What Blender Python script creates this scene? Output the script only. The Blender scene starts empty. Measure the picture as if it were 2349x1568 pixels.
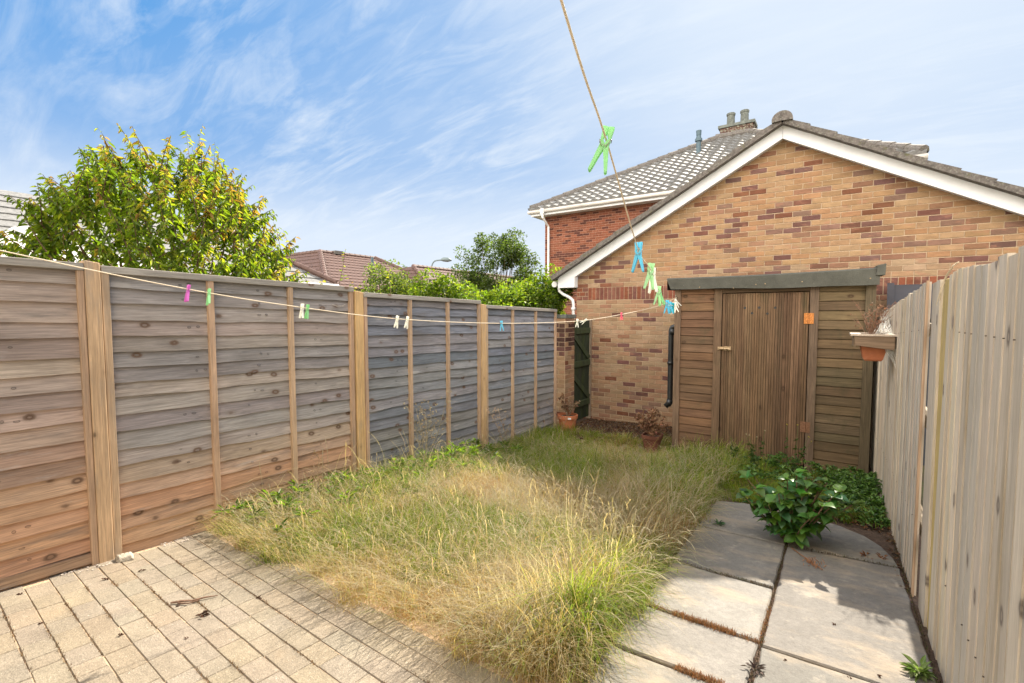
import bpy, math, random
import numpy as np
from mathutils import Vector, Matrix, Euler
random.seed(7); RNG = np.random.default_rng(11)
S = bpy.context.scene; COL = S.collection
PI = math.pi
# ------------------------------------------------------------------ camera, world, sun
cam = bpy.data.objects.new('camera', bpy.data.cameras.new('camera')); COL.objects.link(cam)
cam.location = (0, 0, 1.5)
cam.data.sensor_width = 36; cam.data.lens = 1080 / 2349 * 36
cam.data.clip_start = 0.05; cam.data.clip_end = 900
cam.rotation_euler = Euler((PI/2 - math.atan(62/1080), 0, math.atan2(.68, 1.0)), 'XYZ')
S.camera = cam
SUN_EL = math.radians(39.8); SUN_AZ = math.radians(1.9)
sun = bpy.data.objects.new('sun', bpy.data.lights.new('sun', 'SUN')); COL.objects.link(sun)
sun.data.energy = 3.4; sun.data.angle = math.radians(.55); sun.data.color = (1, .91, .77)
sd = Vector((math.sin(SUN_AZ)*math.cos(SUN_EL), math.cos(SUN_AZ)*math.cos(SUN_EL), math.sin(SUN_EL)))
sun.rotation_euler = sd.to_track_quat('Z', 'Y').to_euler()
S.view_settings.view_transform = 'Standard'; S.view_settings.look = 'None'
S.view_settings.exposure = 1.86; S.view_settings.gamma = 1
S.cycles.max_bounces = 8; S.cycles.transparent_max_bounces = 8

W = bpy.data.worlds.new('World'); S.world = W; W.use_nodes = True
nt = W.node_tree; nt.nodes.clear()
def nd(nt, t, **k):
    n = nt.nodes.new(t)
    for a, b in k.items():
        if a.startswith('_'): setattr(n, a[1:], b)
        else:
            key = int(a[1:]) if a[0] == 'i' and a[1:].isdigit() else a
            n.inputs[key].default_value = b
    return n
def lk(nt, a, b, ao=0, bi=0): nt.links.new(a.outputs[ao], b.inputs[bi])
def ramp(nt, pts):
    r = nt.nodes.new('ShaderNodeValToRGB'); e = r.color_ramp.elements
    while len(e) < len(pts): e.new(.5)
    for i, (p, c) in enumerate(pts):
        e[i].position = p; e[i].color = (*c, 1) if isinstance(c, tuple) else (c, c, c, 1)
    return r
sky = nd(nt, 'ShaderNodeTexSky', _sky_type='NISHITA', _sun_disc=False, _sun_elevation=SUN_EL, _sun_rotation=SUN_AZ,
         _air_density=1.0, _dust_density=.6, _ozone_density=2.2)
tc = nd(nt, 'ShaderNodeTexCoord')
sep = nd(nt, 'ShaderNodeSeparateXYZ'); lk(nt, tc, sep)
zz = nd(nt, 'ShaderNodeMath', _operation='ADD', i1=.22); nt.links.new(sep.outputs[2], zz.inputs[0])
zc = nd(nt, 'ShaderNodeMath', _operation='MAXIMUM', i1=.05); lk(nt, zz, zc)
dx = nd(nt, 'ShaderNodeMath', _operation='DIVIDE'); nt.links.new(sep.outputs[0], dx.inputs[0]); lk(nt, zc, dx, 0, 1)
dy = nd(nt, 'ShaderNodeMath', _operation='DIVIDE'); nt.links.new(sep.outputs[1], dy.inputs[0]); lk(nt, zc, dy, 0, 1)
cb = nd(nt, 'ShaderNodeCombineXYZ'); lk(nt, dx, cb, 0, 0); lk(nt, dy, cb, 0, 1)
def cloud(rotz, sc, nscale, det, lo, hi, dist=0.6):
    mp = nd(nt, 'ShaderNodeMapping'); mp.inputs['Rotation'].default_value = (0, 0, rotz); mp.inputs['Scale'].default_value = sc
    lk(nt, cb, mp)
    n = nd(nt, 'ShaderNodeTexNoise', Scale=nscale, Detail=det, Roughness=.62, Distortion=dist); lk(nt, mp, n)
    r = ramp(nt, [(lo, 0.), (hi, 1.)]); lk(nt, n, r); return r
c1 = cloud(-.55, (1.0, 3.4, 1), 1.7, 9, .485, .75, .8)
c2 = cloud(-.7, (1.2, 4.4, 1), 4.6, 8, .44, .72, .5)
c3 = cloud(.3, (1, 1, 1), .9, 5, .36, .62, .4)
m1 = nd(nt, 'ShaderNodeMath', _operation='MULTIPLY_ADD', i1=.32); lk(nt, c2, m1); lk(nt, c1, m1, 0, 2)
m2 = nd(nt, 'ShaderNodeMath', _operation='MULTIPLY_ADD', i1=.62, i2=.38); lk(nt, c3, m2)
m3 = nd(nt, 'ShaderNodeMath', _operation='MULTIPLY'); lk(nt, m1, m3); lk(nt, m2, m3, 0, 1)
# haze towards horizon and towards the sun
hz = ramp(nt, [(0., .97), (.13, .86), (.32, .20), (.50, .0)]); hz.color_ramp.interpolation = 'EASE'
nt.links.new(sep.outputs[2], hz.inputs[0])
dt = nd(nt, 'ShaderNodeVectorMath', _operation='DOT_PRODUCT'); lk(nt, tc, dt); dt.inputs[1].default_value = sd
gl = ramp(nt, [(.45, 0.), (.80, .34), (.97, .85)]); nt.links.new(dt.outputs['Value'], gl.inputs[0])
a1 = nd(nt, 'ShaderNodeMath', _operation='MULTIPLY', i1=.80); lk(nt, m3, a1)
def scr(a, b):   # 1-(1-a)(1-b)
    x = nd(nt, 'ShaderNodeMath', _operation='SUBTRACT', i0=1.); lk(nt, a, x, 0, 1)
    y = nd(nt, 'ShaderNodeMath', _operation='SUBTRACT', i0=1.); lk(nt, b, y, 0, 1)
    z = nd(nt, 'ShaderNodeMath', _operation='MULTIPLY'); lk(nt, x, z); lk(nt, y, z, 0, 1)
    w = nd(nt, 'ShaderNodeMath', _operation='SUBTRACT', i0=1.); lk(nt, z, w, 0, 1); w.use_clamp = True
    return w
fac = scr(scr(a1, hz), gl)
hsv = nd(nt, 'ShaderNodeHueSaturation', Saturation=1.22, Value=1.0); nt.links.new(sky.outputs[0], hsv.inputs['Color'])
dk = nd(nt, 'ShaderNodeMixRGB', _blend_type='DARKEN', Fac=1.); dk.inputs[2].default_value = (.42, 1.65, 3.7, 1); lk(nt, hsv, dk, 0, 1)
mix = nd(nt, 'ShaderNodeMixRGB'); mix.inputs[2].default_value = (4.0, 4.35, 4.75, 1)
lk(nt, fac, mix, 0, 0); lk(nt, dk, mix, 0, 1)
# unseen bright cloud bank, added behind the viewpoint to lift the shaded faces
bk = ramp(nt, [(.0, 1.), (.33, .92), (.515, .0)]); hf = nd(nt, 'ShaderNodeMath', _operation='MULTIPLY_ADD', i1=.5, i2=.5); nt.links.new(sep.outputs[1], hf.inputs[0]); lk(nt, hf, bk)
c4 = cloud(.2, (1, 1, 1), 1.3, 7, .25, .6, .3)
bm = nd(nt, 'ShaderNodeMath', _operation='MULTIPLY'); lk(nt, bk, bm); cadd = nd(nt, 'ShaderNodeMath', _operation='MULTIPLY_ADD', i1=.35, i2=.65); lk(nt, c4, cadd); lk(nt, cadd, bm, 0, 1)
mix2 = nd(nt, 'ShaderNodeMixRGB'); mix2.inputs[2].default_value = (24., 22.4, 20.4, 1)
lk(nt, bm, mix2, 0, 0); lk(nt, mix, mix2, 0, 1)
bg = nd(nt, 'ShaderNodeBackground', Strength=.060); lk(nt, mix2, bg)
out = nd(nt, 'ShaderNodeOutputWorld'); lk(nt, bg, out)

# ------------------------------------------------------------------ helpers
def gz(u, v): return .18 - .065*(.8269*v - .5623*u)
def tag(o, label=None, cat=None, group=None, kind=None):
    if label: o['label'] = label
    if cat: o['category'] = cat
    if group: o['group'] = group
    if kind: o['kind'] = kind
    return o
def empty(name, loc, label, cat, group=None, rz=0):
    o = bpy.data.objects.new(name, None); COL.objects.link(o); o.location = loc; o.rotation_euler = (0, 0, rz)
    o.empty_display_size = .1
    return tag(o, label, cat, group)
class MB:
    def __init__(s): s.v = []; s.f = []; s.c = []; s.off = Vector((0, 0, 0))
    def add(s, vs, fs, col=(1, 1, 1)):
        n = len(s.v); s.v += [tuple(x) for x in vs]
        s.f += [tuple(i+n for i in f) for f in fs]; s.c += [col]*len(fs)
    def box(s, a, b, col=(1, 1, 1)):
        (x0, y0, z0), (x1, y1, z1) = a, b
        s.add([(x0,y0,z0),(x1,y0,z0),(x1,y1,z0),(x0,y1,z0),(x0,y0,z1),(x1,y0,z1),(x1,y1,z1),(x0,y1,z1)],
              [(0,3,2,1),(4,5,6,7),(0,1,5,4),(1,2,6,5),(2,3,7,6),(3,0,4,7)], col)
    def hexa(s, p, col=(1, 1, 1)):   # 8 points bottom 4, top 4
        s.add(p, [(0,3,2,1),(4,5,6,7),(0,1,5,4),(1,2,6,5),(2,3,7,6),(3,0,4,7)], col)
    def bar(s, a, b, w, h, up=(0, 0, 1), col=(1, 1, 1)):
        a = Vector(a); b = Vector(b); d = (b-a).normalized(); up = Vector(up)
        x = d.cross(up).normalized(); y = x.cross(d).normalized()
        q = []
        for P in (a, b):
            q += [P-x*w/2-y*h/2, P+x*w/2-y*h/2, P+x*w/2+y*h/2, P-x*w/2+y*h/2]
        s.add(q, [(0,1,2,3),(7,6,5,4),(0,4,5,1),(1,5,6,2),(2,6,7,3),(3,7,4,0)], col)
    def tube(s, pts, r, n=8, col=(1, 1, 1), cap=True):
        pts = [Vector(p) for p in pts]; k = len(pts)
        rs = r if isinstance(r, (list, tuple)) else [r]*k
        base = len(s.v); ref = None
        for i, p in enumerate(pts):
            d = (pts[min(i+1, k-1)] - pts[max(i-1, 0)]).normalized()
            if ref is None: ref = d.orthogonal().normalized()
            ref = (ref - d*ref.dot(d)).normalized(); y = d.cross(ref)
            for j in range(n):
                t = 2*PI*j/n; s.v.append(tuple(p + (ref*math.cos(t) + y*math.sin(t))*rs[i]))
        for i in range(k-1):
            for j in range(n):
                s.f.append((base+i*n+j, base+i*n+(j+1) % n, base+(i+1)*n+(j+1) % n, base+(i+1)*n+j)); s.c.append(col)
        if cap:
            s.f.append(tuple(base+j for j in range(n))[::-1]); s.c.append(col)
            s.f.append(tuple(base+(k-1)*n+j for j in range(n))); s.c.append(col)
    def lathe(s, prof, n=24, c=(0, 0, 0), col=(1, 1, 1), sq=None):
        base = len(s.v); k = len(prof)
        for (r, z) in prof:
            for j in range(n):
                t = 2*PI*j/n; x, y = math.cos(t), math.sin(t)
                if sq:
                    m = (abs(x)**sq+abs(y)**sq)**(-1/sq); x *= m; y *= m
                s.v.append((c[0]+r*x, c[1]+r*y, c[2]+z))
        for i in range(k-1):
            for j in range(n):
                s.f.append((base+i*n+j, base+i*n+(j+1) % n, base+(i+1)*n+(j+1) % n, base+(i+1)*n+j)); s.c.append(col)
    def prism(s, poly, z0, z1, col=(1, 1, 1)):
        n = len(poly); vs = [(x, y, z0) for x, y in poly]+[(x, y, z1) for x, y in poly]
        fs = [tuple(range(n))[::-1], tuple(range(n, 2*n))]+[(i, (i+1) % n, n+(i+1) % n, n+i) for i in range(n)]
        s.add(vs, fs, col)
    def build(s, name, mat, parent=None, smooth=False, bevel=0, loc=None):
        me = bpy.data.meshes.new(name); me.from_pydata(s.v, [], s.f)
        at = me.color_attributes.new('Col', 'FLOAT_COLOR', 'CORNER')
        ls = np.array([len(f) for f in s.f]); cc = np.array([(*c, 1.) for c in s.c], dtype=np.float32)
        at.data.foreach_set('color', np.repeat(cc, ls, axis=0).ravel())
        if mat: me.materials.append(mat)
        if smooth: me.polygons.foreach_set('use_smooth', [True]*len(s.f))
        me.update()
        o = bpy.data.objects.new(name, me); COL.objects.link(o)
        if parent:
            o.parent = parent
            if loc is None: o.location = -parent.location if parent.parent is None and parent.type == 'EMPTY' else (0, 0, 0)
        if loc is not None: o.location = loc
        if bevel:
            m = o.modifiers.new('bevel', 'BEVEL'); m.width = bevel; m.segments = 2; m.limit_method = 'ANGLE'
        return o
def npmesh(name, V, F, C, mat, parent=None, smooth=False):
    """V (n,3), F (m,k), C (m,3) face colours"""
    me = bpy.data.meshes.new(name); m, k = F.shape
    me.vertices.add(len(V)); me.vertices.foreach_set('co', V.astype(np.float32).ravel())
    me.loops.add(m*k); me.loops.foreach_set('vertex_index', F.astype(np.int32).ravel())
    me.polygons.add(m); me.polygons.foreach_set('loop_start', np.arange(0, m*k, k, dtype=np.int32))
    me.polygons.foreach_set('loop_total', np.full(m, k, dtype=np.int32))
    me.update(calc_edges=True)
    at = me.color_attributes.new('Col', 'FLOAT_COLOR', 'CORNER')
    cc = np.concatenate([C, np.ones((m, 1))], 1).astype(np.float32)
    at.data.foreach_set('color', np.repeat(cc, k, axis=0).ravel())
    me.materials.append(mat)
    if smooth: me.polygons.foreach_set('use_smooth', np.ones(m, dtype=bool))
    o = bpy.data.objects.new(name, me); COL.objects.link(o)
    if parent:
        o.parent = parent; o.location = -parent.location
    return o
def vnoise(x, y, sc, seed=0):
    r = np.random.default_rng(seed); g = r.random((64, 64))
    X = np.asarray(x)*sc+100.; Y = np.asarray(y)*sc+100.
    xi = np.floor(X).astype(int); yi = np.floor(Y).astype(int); fx = X-xi; fy = Y-yi
    fx = fx*fx*(3-2*fx); fy = fy*fy*(3-2*fy)
    a = g[xi % 64, yi % 64]; b = g[(xi+1) % 64, yi % 64]; c = g[xi % 64, (yi+1) % 64]; d = g[(xi+1) % 64, (yi+1) % 64]
    return (a*(1-fx)+b*fx)*(1-fy)+(c*(1-fx)+d*fx)*fy
def lerp(a, b, t): return tuple(x*(1-t)+y*t for x, y in zip(a, b))
def jit(c, a=.1):
    k = 1+random.uniform(-a, a); return tuple(max(0, x*k*(1+random.uniform(-a/4, a/4))) for x in c)

# ------------------------------------------------------------------ materials
def mat(name, col=(.5, .5, .5), rough=.8, attr=False, n=[], bump=[], spec=.3, dirt=None, transl=None, metal=0, knots=None):
    """n: list of (scale vec or float, lo, hi, detail) multiplying colour; bump: (scale, strength, dist); dirt: (scale, lo, hi, colour, amount)"""
    m = bpy.data.materials.new(name); m.use_nodes = True; t = m.node_tree; t.nodes.clear()
    o = nd(t, 'ShaderNodeOutputMaterial'); p = nd(t, 'ShaderNodeBsdfPrincipled', Roughness=rough, Metallic=metal)
    p.inputs['Specular IOR Level'].default_value = spec
    tc = nd(t, 'ShaderNodeTexCoord'); src = None
    if attr:
        a = nd(t, 'ShaderNodeAttribute', _attribute_name='Col'); src = a.outputs['Color']
    def coord(sc):
        if isinstance(sc, (int, float)): sc = (sc, sc, sc)
        mp = nd(t, 'ShaderNodeMapping'); mp.inputs['Scale'].default_value = sc; t.links.new(tc.outputs['Object'], mp.inputs[0]); return mp
    rgb = nd(t, 'ShaderNodeRGB'); rgb.outputs[0].default_value = (*col, 1)
    if src is None: cur = rgb.outputs[0]
    else:
        mm = nd(t, 'ShaderNodeMixRGB', _blend_type='MULTIPLY', Fac=1.); t.links.new(src, mm.inputs[1]); t.links.new(rgb.outputs[0], mm.inputs[2]); cur = mm.outputs[0]
    for (sc, lo, hi, det) in n:
        mp = coord(sc); q = nd(t, 'ShaderNodeTexNoise', Scale=1., Detail=det, Roughness=.6); lk(t, mp, q)
        r = ramp(t, [(.3, lo), (.7, hi)]); lk(t, q, r)
        mm = nd(t, 'ShaderNodeMixRGB', _blend_type='MULTIPLY', Fac=1.); t.links.new(cur, mm.inputs[1]); lk(t, r, mm, 0, 2); cur = mm.outputs[0]
    for (sc, lo, hi, dc, am) in (dirt or []):
        mp = coord(sc); q = nd(t, 'ShaderNodeTexNoise', Scale=1., Detail=7., Roughness=.65); lk(t, mp, q)
        r = ramp(t, [(lo, 0.), (hi, am)]); lk(t, q, r)
        mm = nd(t, 'ShaderNodeMixRGB'); lk(t, r, mm, 0, 0); t.links.new(cur, mm.inputs[1]); mm.inputs[2].default_value = (*dc, 1); cur = mm.outputs[0]
    if knots:
        sc, rad, kc = knots
        mp = coord(sc); q = nd(t, 'ShaderNodeTexVoronoi', Scale=1.); lk(t, mp, q)
        r = ramp(t, [(0., 1.), (rad*.55, .85), (rad, 0.)]); lk(t, q, r)
        mm = nd(t, 'ShaderNodeMixRGB'); lk(t, r, mm, 0, 0); t.links.new(cur, mm.inputs[1]); mm.inputs[2].default_value = (*kc, 1); cur = mm.outputs[0]
    t.links.new(cur, p.inputs['Base Color'])
    prev = None
    for (sc, st, ds) in bump:
        mp = coord(sc); q = nd(t, 'ShaderNodeTexNoise', Scale=1., Detail=6., Roughness=.6); lk(t, mp, q)
        b = nd(t, 'ShaderNodeBump', Strength=st, Distance=ds); lk(t, q, b, 0, 'Height' if False else b.inputs.find('Height'))
        if prev: t.links.new(prev.outputs[0], b.inputs['Normal'])
        prev = b
    if prev: t.links.new(prev.outputs[0], p.inputs['Normal'])
    if transl:
        amt, tcol = transl
        tr = nd(t, 'ShaderNodeBsdfTranslucent')
        mm = nd(t, 'ShaderNodeMixRGB', _blend_type='MULTIPLY', Fac=1.); t.links.new(cur, mm.inputs[1]); mm.inputs[2].default_value = (*tcol, 1)
        t.links.new(mm.outputs[0], tr.inputs[0])
        ms = nd(t, 'ShaderNodeMixShader', Fac=amt); lk(t, p, ms, 0, 1); lk(t, tr, ms, 0, 2); lk(t, ms, o)
    else: lk(t, p, o)
    return m
def wood(name, axis, attr=True, col=(1, 1, 1), rough=.8, kn=True, contrast=1., kc=(.06, .035, .02), dirt=None, kscale=None, kthr=.80):
    """axis: index of grain direction"""
    g1 = [70, 70, 70]; g1[axis] = 2.2
    g2 = [230, 230, 230]; g2[axis] = 6
    g3 = [5, 5, 5]; g3[axis] = 1.6
    m = mat(name, col, rough, attr, n=[(tuple(g1), 1-.26*contrast, 1+.14*contrast, 6), (tuple(g2), 1-.30*contrast, 1+.14*contrast, 3), (tuple(g3), 1-.20*contrast, 1+.16*contrast, 6)],
               bump=[(tuple(g1), .6, .004), (tuple(g2), .4, .002)], dirt=dirt, spec=.2)
    if kn:
        t = m.node_tree; p = next(x for x in t.nodes if x.type == 'BSDF_PRINCIPLED'); cur = p.inputs['Base Color'].links[0].from_socket
        tc = nd(t, 'ShaderNodeTexCoord'); mp = nd(t, 'ShaderNodeMapping'); sc = [9.5, 9.5, 9.5]; sc[axis] = 6.0; mp.inputs['Scale'].default_value = tuple(kscale or sc); lk(t, tc, mp, 3, 0)
        ds = nd(t, 'ShaderNodeTexNoise', Scale=30., Detail=2.); lk(t, tc, ds, 3, 0)
        q = nd(t, 'ShaderNodeTexVoronoi', Scale=1.); lk(t, mp, q)
        ad = nd(t, 'ShaderNodeMath', _operation='MULTIPLY_ADD', i1=.08, i2=-.04); lk(t, ds, ad); a2 = nd(t, 'ShaderNodeMath', _operation='ADD'); t.links.new(q.outputs['Distance'], a2.inputs[0]); lk(t, ad, a2, 0, 1)
        r = ramp(t, [(0., .55), (.06, .5), (.10, 1.), (.15, .75), (.20, .18), (.30, 0.)]); lk(t, a2, r)
        sp_ = nd(t, 'ShaderNodeSeparateColor'); t.links.new(q.outputs['Color'], sp_.inputs[0])
        gt_ = nd(t, 'ShaderNodeMath', _operation='GREATER_THAN', i1=kthr); lk(t, sp_, gt_)
        mu = nd(t, 'ShaderNodeMath', _operation='MULTIPLY'); lk(t, r, mu); lk(t, gt_, mu, 0, 1)
        mm = nd(t, 'ShaderNodeMixRGB'); lk(t, mu, mm, 0, 0); t.links.new(cur, mm.inputs[1]); mm.inputs[2].default_value = (*kc, 1); t.links.new(mm.outputs[0], p.inputs['Base Color'])
    return m
M = {}
M['brick'] = mat('garage_brick', rough=.88, attr=True, n=[((9, 9, 22), .80, 1.14, 5), (130, .86, 1.1, 3)], bump=[(70, .5, .004), (260, .3, .002)],
                 dirt=[((5, 5, 13), .56, .63, (.34, .17, .11), .5)], spec=.15)
M['mortar'] = mat('mortar', (.50, .38, .26), .95, n=[(60, .8, 1.15, 4)], bump=[(150, .5, .004)])
M['redbrick'] = mat('red_brick', rough=.88, attr=True, n=[((6, 6, 16), .8, 1.15, 4), (90, .85, 1.1, 3)], bump=[(70, .4, .004)], spec=.15)
M['redmortar'] = mat('red_wall_mortar', (.42, .24, .17), .95, n=[(40, .8, 1.15, 4)])
M['tile_grey'] = mat('pale_roof_tile', (.21, .207, .20), .66, n=[(14, .7, 1.2, 5)], bump=[(90, .4, .004)], spec=.2, dirt=[(30, .56, .7, (.10, .11, .09), .6)])
M['tile_dark'] = mat('dark_mossy_tile', (.12, .105, .095), .85, n=[(20, .6, 1.5, 5)], bump=[(60, .8, .01)], dirt=[(45, .52, .66, (.24, .24, .20), .7), (12, .55, .7, (.10, .10, .04), .7)])
M['tile_brown'] = mat('brown_roof_tile', (.115, .066, .052), .65, n=[(9, .7, 1.25, 4)], bump=[(60, .3, .004)], spec=.4)
M['tile_slate'] = mat('weathered_grey_tile', (.09, .095, .09), .9, n=[(8, .7, 1.25, 4)], bump=[(60, .3, .004)], spec=.3)
M['white'] = mat('white_painted_board', (.76, .775, .79), .45, n=[(5, .93, 1.03, 4)], dirt=[(55, .63, .74, (.40, .38, .33), .5)], spec=.4)
M['pvc'] = mat('white_plastic', (.80, .79, .78), .35, n=[(6, .88, 1.03, 4)], spec=.5)
M['gutter'] = mat('stained_gutter_plastic', (.62, .58, .53), .5, n=[((3, 12, 12), .7, 1.1, 5)])
M['black'] = mat('black_plastic', (.018, .02, .022), .35, n=[(20, .7, 1.4, 3)], spec=.5)
M['lead'] = mat('blue_grey_metal', (.06, .10, .12), .5, spec=.5)
M['fence'] = wood('weathered_fence_board', 1, dirt=[((5, 1.6, 9), .56, .70, (.17, .15, .135), .6), ((4, 2.5, 14), .60, .70, (.52, .47, .42), .45)], kthr=.80, kc=(.14, .085, .055), kscale=(.01, 6, 9.5))
M['fencev'] = wood('fence_batten_wood', 2, kthr=.94, dirt=[((12, 12, 2.5), .52, .68, (.30, .25, .20), .6)], )
M['fencer'] = wood('close_board_wood', 2, contrast=.6, kc=(.17, .14, .12), kthr=.90, kscale=(.01, 9.5, 6), dirt=[((9, 12, .9), .52, .68, (.33, .27, .19), .75), ((6, 20, 1.2), .58, .66, (.62, .58, .52), .5)])
M['shedh'] = wood('shed_cladding_wood', 0, contrast=1.2, kscale=(6, .01, 9.5), dirt=[((5, 5, 4), .55, .7, (.045, .05, .025), .5)])
M['shedv'] = wood('shed_upright_wood', 2, contrast=1.3, kscale=(9.5, .01, 5), dirt=[((5, 5, 1.5), .55, .7, (.04, .045, .022), .5)])
M['felt'] = mat('green_mineral_felt', (.088, .088, .074), .9, n=[(7, .8, 1.2, 4), (400, .7, 1.3, 2)], bump=[(300, .4, .002), (8, .3, .02)], dirt=[(60, .66, .72, (.4, .4, .34), .6)])
M['rust'] = mat('rusty_metal', (.55, .22, .06), .6, n=[(90, .5, 1.4, 4)], metal=.3, bump=[(120, .5, .002)])
M['darkmetal'] = mat('dark_nail_metal', (.06, .045, .04), .6)
M['rustdull'] = mat('dull_rust_metal', (.20, .10, .055), .7, n=[(90, .6, 1.3, 4)])
M['zinc'] = mat('tarnished_latch_metal', (.45, .33, .2), .5, n=[(120, .3, 1.6, 4)], metal=.5)
M['terra'] = mat('terracotta', (.46, .16, .075), .8, n=[(9, .8, 1.15, 4)], bump=[(120, .2, .002)], dirt=[(14, .56, .72, (.5, .3, .2), .4)])
M['terrabrown'] = mat('brown_pot', (.14, .055, .035), .75, n=[(9, .7, 1.25, 4)])
M['soil'] = mat('dry_soil', (.11, .072, .05), .95, n=[(40, .6, 1.4, 5)], bump=[(60, 1., .03)])
M['thatch'] = mat('dry_grass_thatch', (.42, .33, .19), .95, n=[(30, .6, 1.3, 5)], bump=[(80, 1., .03)])
M['earth'] = mat('ground_earth', (.12, .10, .06), .95, n=[(2, .7, 1.3, 5), (50, .6, 1.35, 5)], bump=[(40, 1., .03)], dirt=[(1.5, .5, .6, (.09, .12, .035), .7)])
M['litter'] = mat('leaf_litter', rough=.9, attr=True, n=[(60, .7, 1.3, 3)])
M['paver'] = mat('block_paver', rough=.85, attr=True, n=[(6, .84, 1.1, 6), (60, .84, 1.1, 5), (200, .70, 1.18, 3)], bump=[(180, .6, .004), (45, .5, .006)],
                 dirt=[(150, .63, .67, (.68, .62, .54), .75), (90, .68, .73, (.24, .17, .11), .55), (2.2, .58, .78, (.48, .34, .20), .35)], spec=.25)
M['slab'] = mat('stone_slab', rough=.85, attr=True, n=[(4, .80, 1.12, 8), (35, .86, 1.08, 6), (160, .84, 1.1, 3)], bump=[(9, .35, .02), (45, .4, .006), (160, .4, .003)],
                dirt=[((3, 7, 6), .50, .70, (.36, .29, .21), .7), (11, .58, .70, (.36, .32, .26), .55), (150, .70, .74, (.10, .08, .06), .6)], spec=.25)
M['sand'] = mat('joint_sand', (.44, .32, .21), .95, n=[(90, .6, 1.5, 4)], bump=[(200, .8, .006)])
M['grass'] = mat('grass_blade', rough=.62, attr=True, transl=(.55, (1.5, 1.4, .85)), spec=.2)
M['leaf'] = mat('leaf', rough=.42, attr=True, transl=(.55, (1.75, 1.75, .5)), spec=.4)
M['darkleaf'] = mat('broad_leaf', rough=.4, attr=True, transl=(.28, (1.3, 1.6, .5)), spec=.45, n=[(40, .85, 1.15, 3)])
M['dry'] = mat('dry_leaf', rough=.8, attr=True, transl=(.25, (1.2, 1., .8)))
M['bark'] = mat('bark', (.16, .10, .065), .9, n=[(40, .6, 1.4, 4)], bump=[(60, .6, .006)])
M['rope'] = mat('washing_line_cord', (.80, .68, .50), .6, n=[(400, .75, 1.1, 2)], bump=[(700, .6, .001)])
M['steel'] = mat('spring_steel', (.35, .33, .28), .35, metal=.9)
M['lampmetal'] = mat('grey_lamp_metal', (.16, .20, .20), .5, metal=.3)
M['stonegrey'] = mat('lichen_concrete', (.13, .14, .125), .9, n=[(12, .6, 1.3, 5)], bump=[(40, .5, .01)], dirt=[(25, .56, .68, (.27, .28, .22), .6)])
M['chimney'] = mat('lichen_brick', rough=.9, attr=True, n=[(20, .6, 1.35, 5)], dirt=[(14, .5, .6, (.36, .37, .28), .75)], bump=[(40, .4, .01)])
M['canvas'] = mat('white_canvas', (.84, .82, .79), .8, transl=(.3, (1, 1, 1)))
M['render'] = mat('pale_wall', (.62, .58, .5), .9, n=[(3, .85, 1.1, 4)])
M['gate'] = wood('green_gate_wood', 2, attr=True, contrast=1.2, kn=False, dirt=[((6, 6, 2), .5, .7, (.07, .10, .03), .5)])
M['greypanel'] = mat('dark_grey_roofing', (.045, .05, .062), .5, n=[(3, .85, 1.2, 3)], spec=.4)
M['crumb'] = mat('pale_broken_stone', (.50, .44, .35), .9, n=[(60, .6, 1.3, 5)], bump=[(60, 1., .02)])
M['web'] = mat('cobweb_silk', (.75, .74, .70), .7, transl=(.4, (1, 1, 1)))
M['cream'] = mat('cream_render', (.66, .62, .55), .9, n=[(3, .92, 1.06, 4)])
M['glass'] = mat('window_glass', (.05, .06, .07), .05, spec=.8)
M['stone'] = mat('white_stone', (.50, .44, .38), .9, n=[(40, .7, 1.2, 4)])
def peg_mat(name, c): return mat(name, c, .35, transl=(.45, (1.2, 1.2, 1.2)), spec=.5)
PM = dict(green=peg_mat('green_peg_plastic', (.36, .68, .36)), pale=peg_mat('pale_green_peg_plastic', (.48, .72, .45)), blue=peg_mat('light_blue_peg_plastic', (.16, .58, .74)),
          teal=peg_mat('teal_peg_plastic', (.03, .46, .52)), white=peg_mat('white_peg_plastic', (.84, .84, .78)), pink=peg_mat('pink_peg_plastic', (.85, .22, .32)),
          magenta=peg_mat('magenta_peg_plastic', (.66, .20, .58)))

# ------------------------------------------------------------------ ground
g = MB(); N = 44
def far(i): x = (i/(N/2)-1); return math.copysign(abs(x)**2.6, x)*260
xs = [far(i)-2 for i in range(N+1)]; ys = [far(i)+4 for i in range(N+1)]
def gfar(x, y):
    inside = max(0, min(1, 1-(max(abs(x+1.7)-4, abs(y-3)-6, 0))/8))
    return gz(max(-6, min(3, x)), max(-1, min(9, y)))-.055
for j in range(N+1):
    for i in range(N+1): g.v.append((xs[i], ys[j], gfar(xs[i], ys[j])))
# replace middle by finer linear patch
for j in range(N):
    for i in range(N):
        a = j*(N+1)+i; g.f.append((a, a+1, a+N+2, a+N+1)); g.c.append((1, 1, 1))
tag(g.build('ground', M['earth']), kind='structure')
def patch(name, m, poly, dz, kind='structure'):
    b = MB(); b.add([(x, y, gz(x, y)+dz) for x, y in poly], [tuple(range(len(poly)))]); return tag(b.build(name, m), kind=kind)
patch('lawn_thatch', M['thatch'], [(-3.62, 1.5), (-.79, 1.5), (-.79, 6.2), (-3.62, 6.2)], -.024)
patch('soil_bed', M['soil'], [(-3.75, 1.2), (.6, 1.2), (.6, 7.84), (-3.75, 7.84)], -.03)

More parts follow.
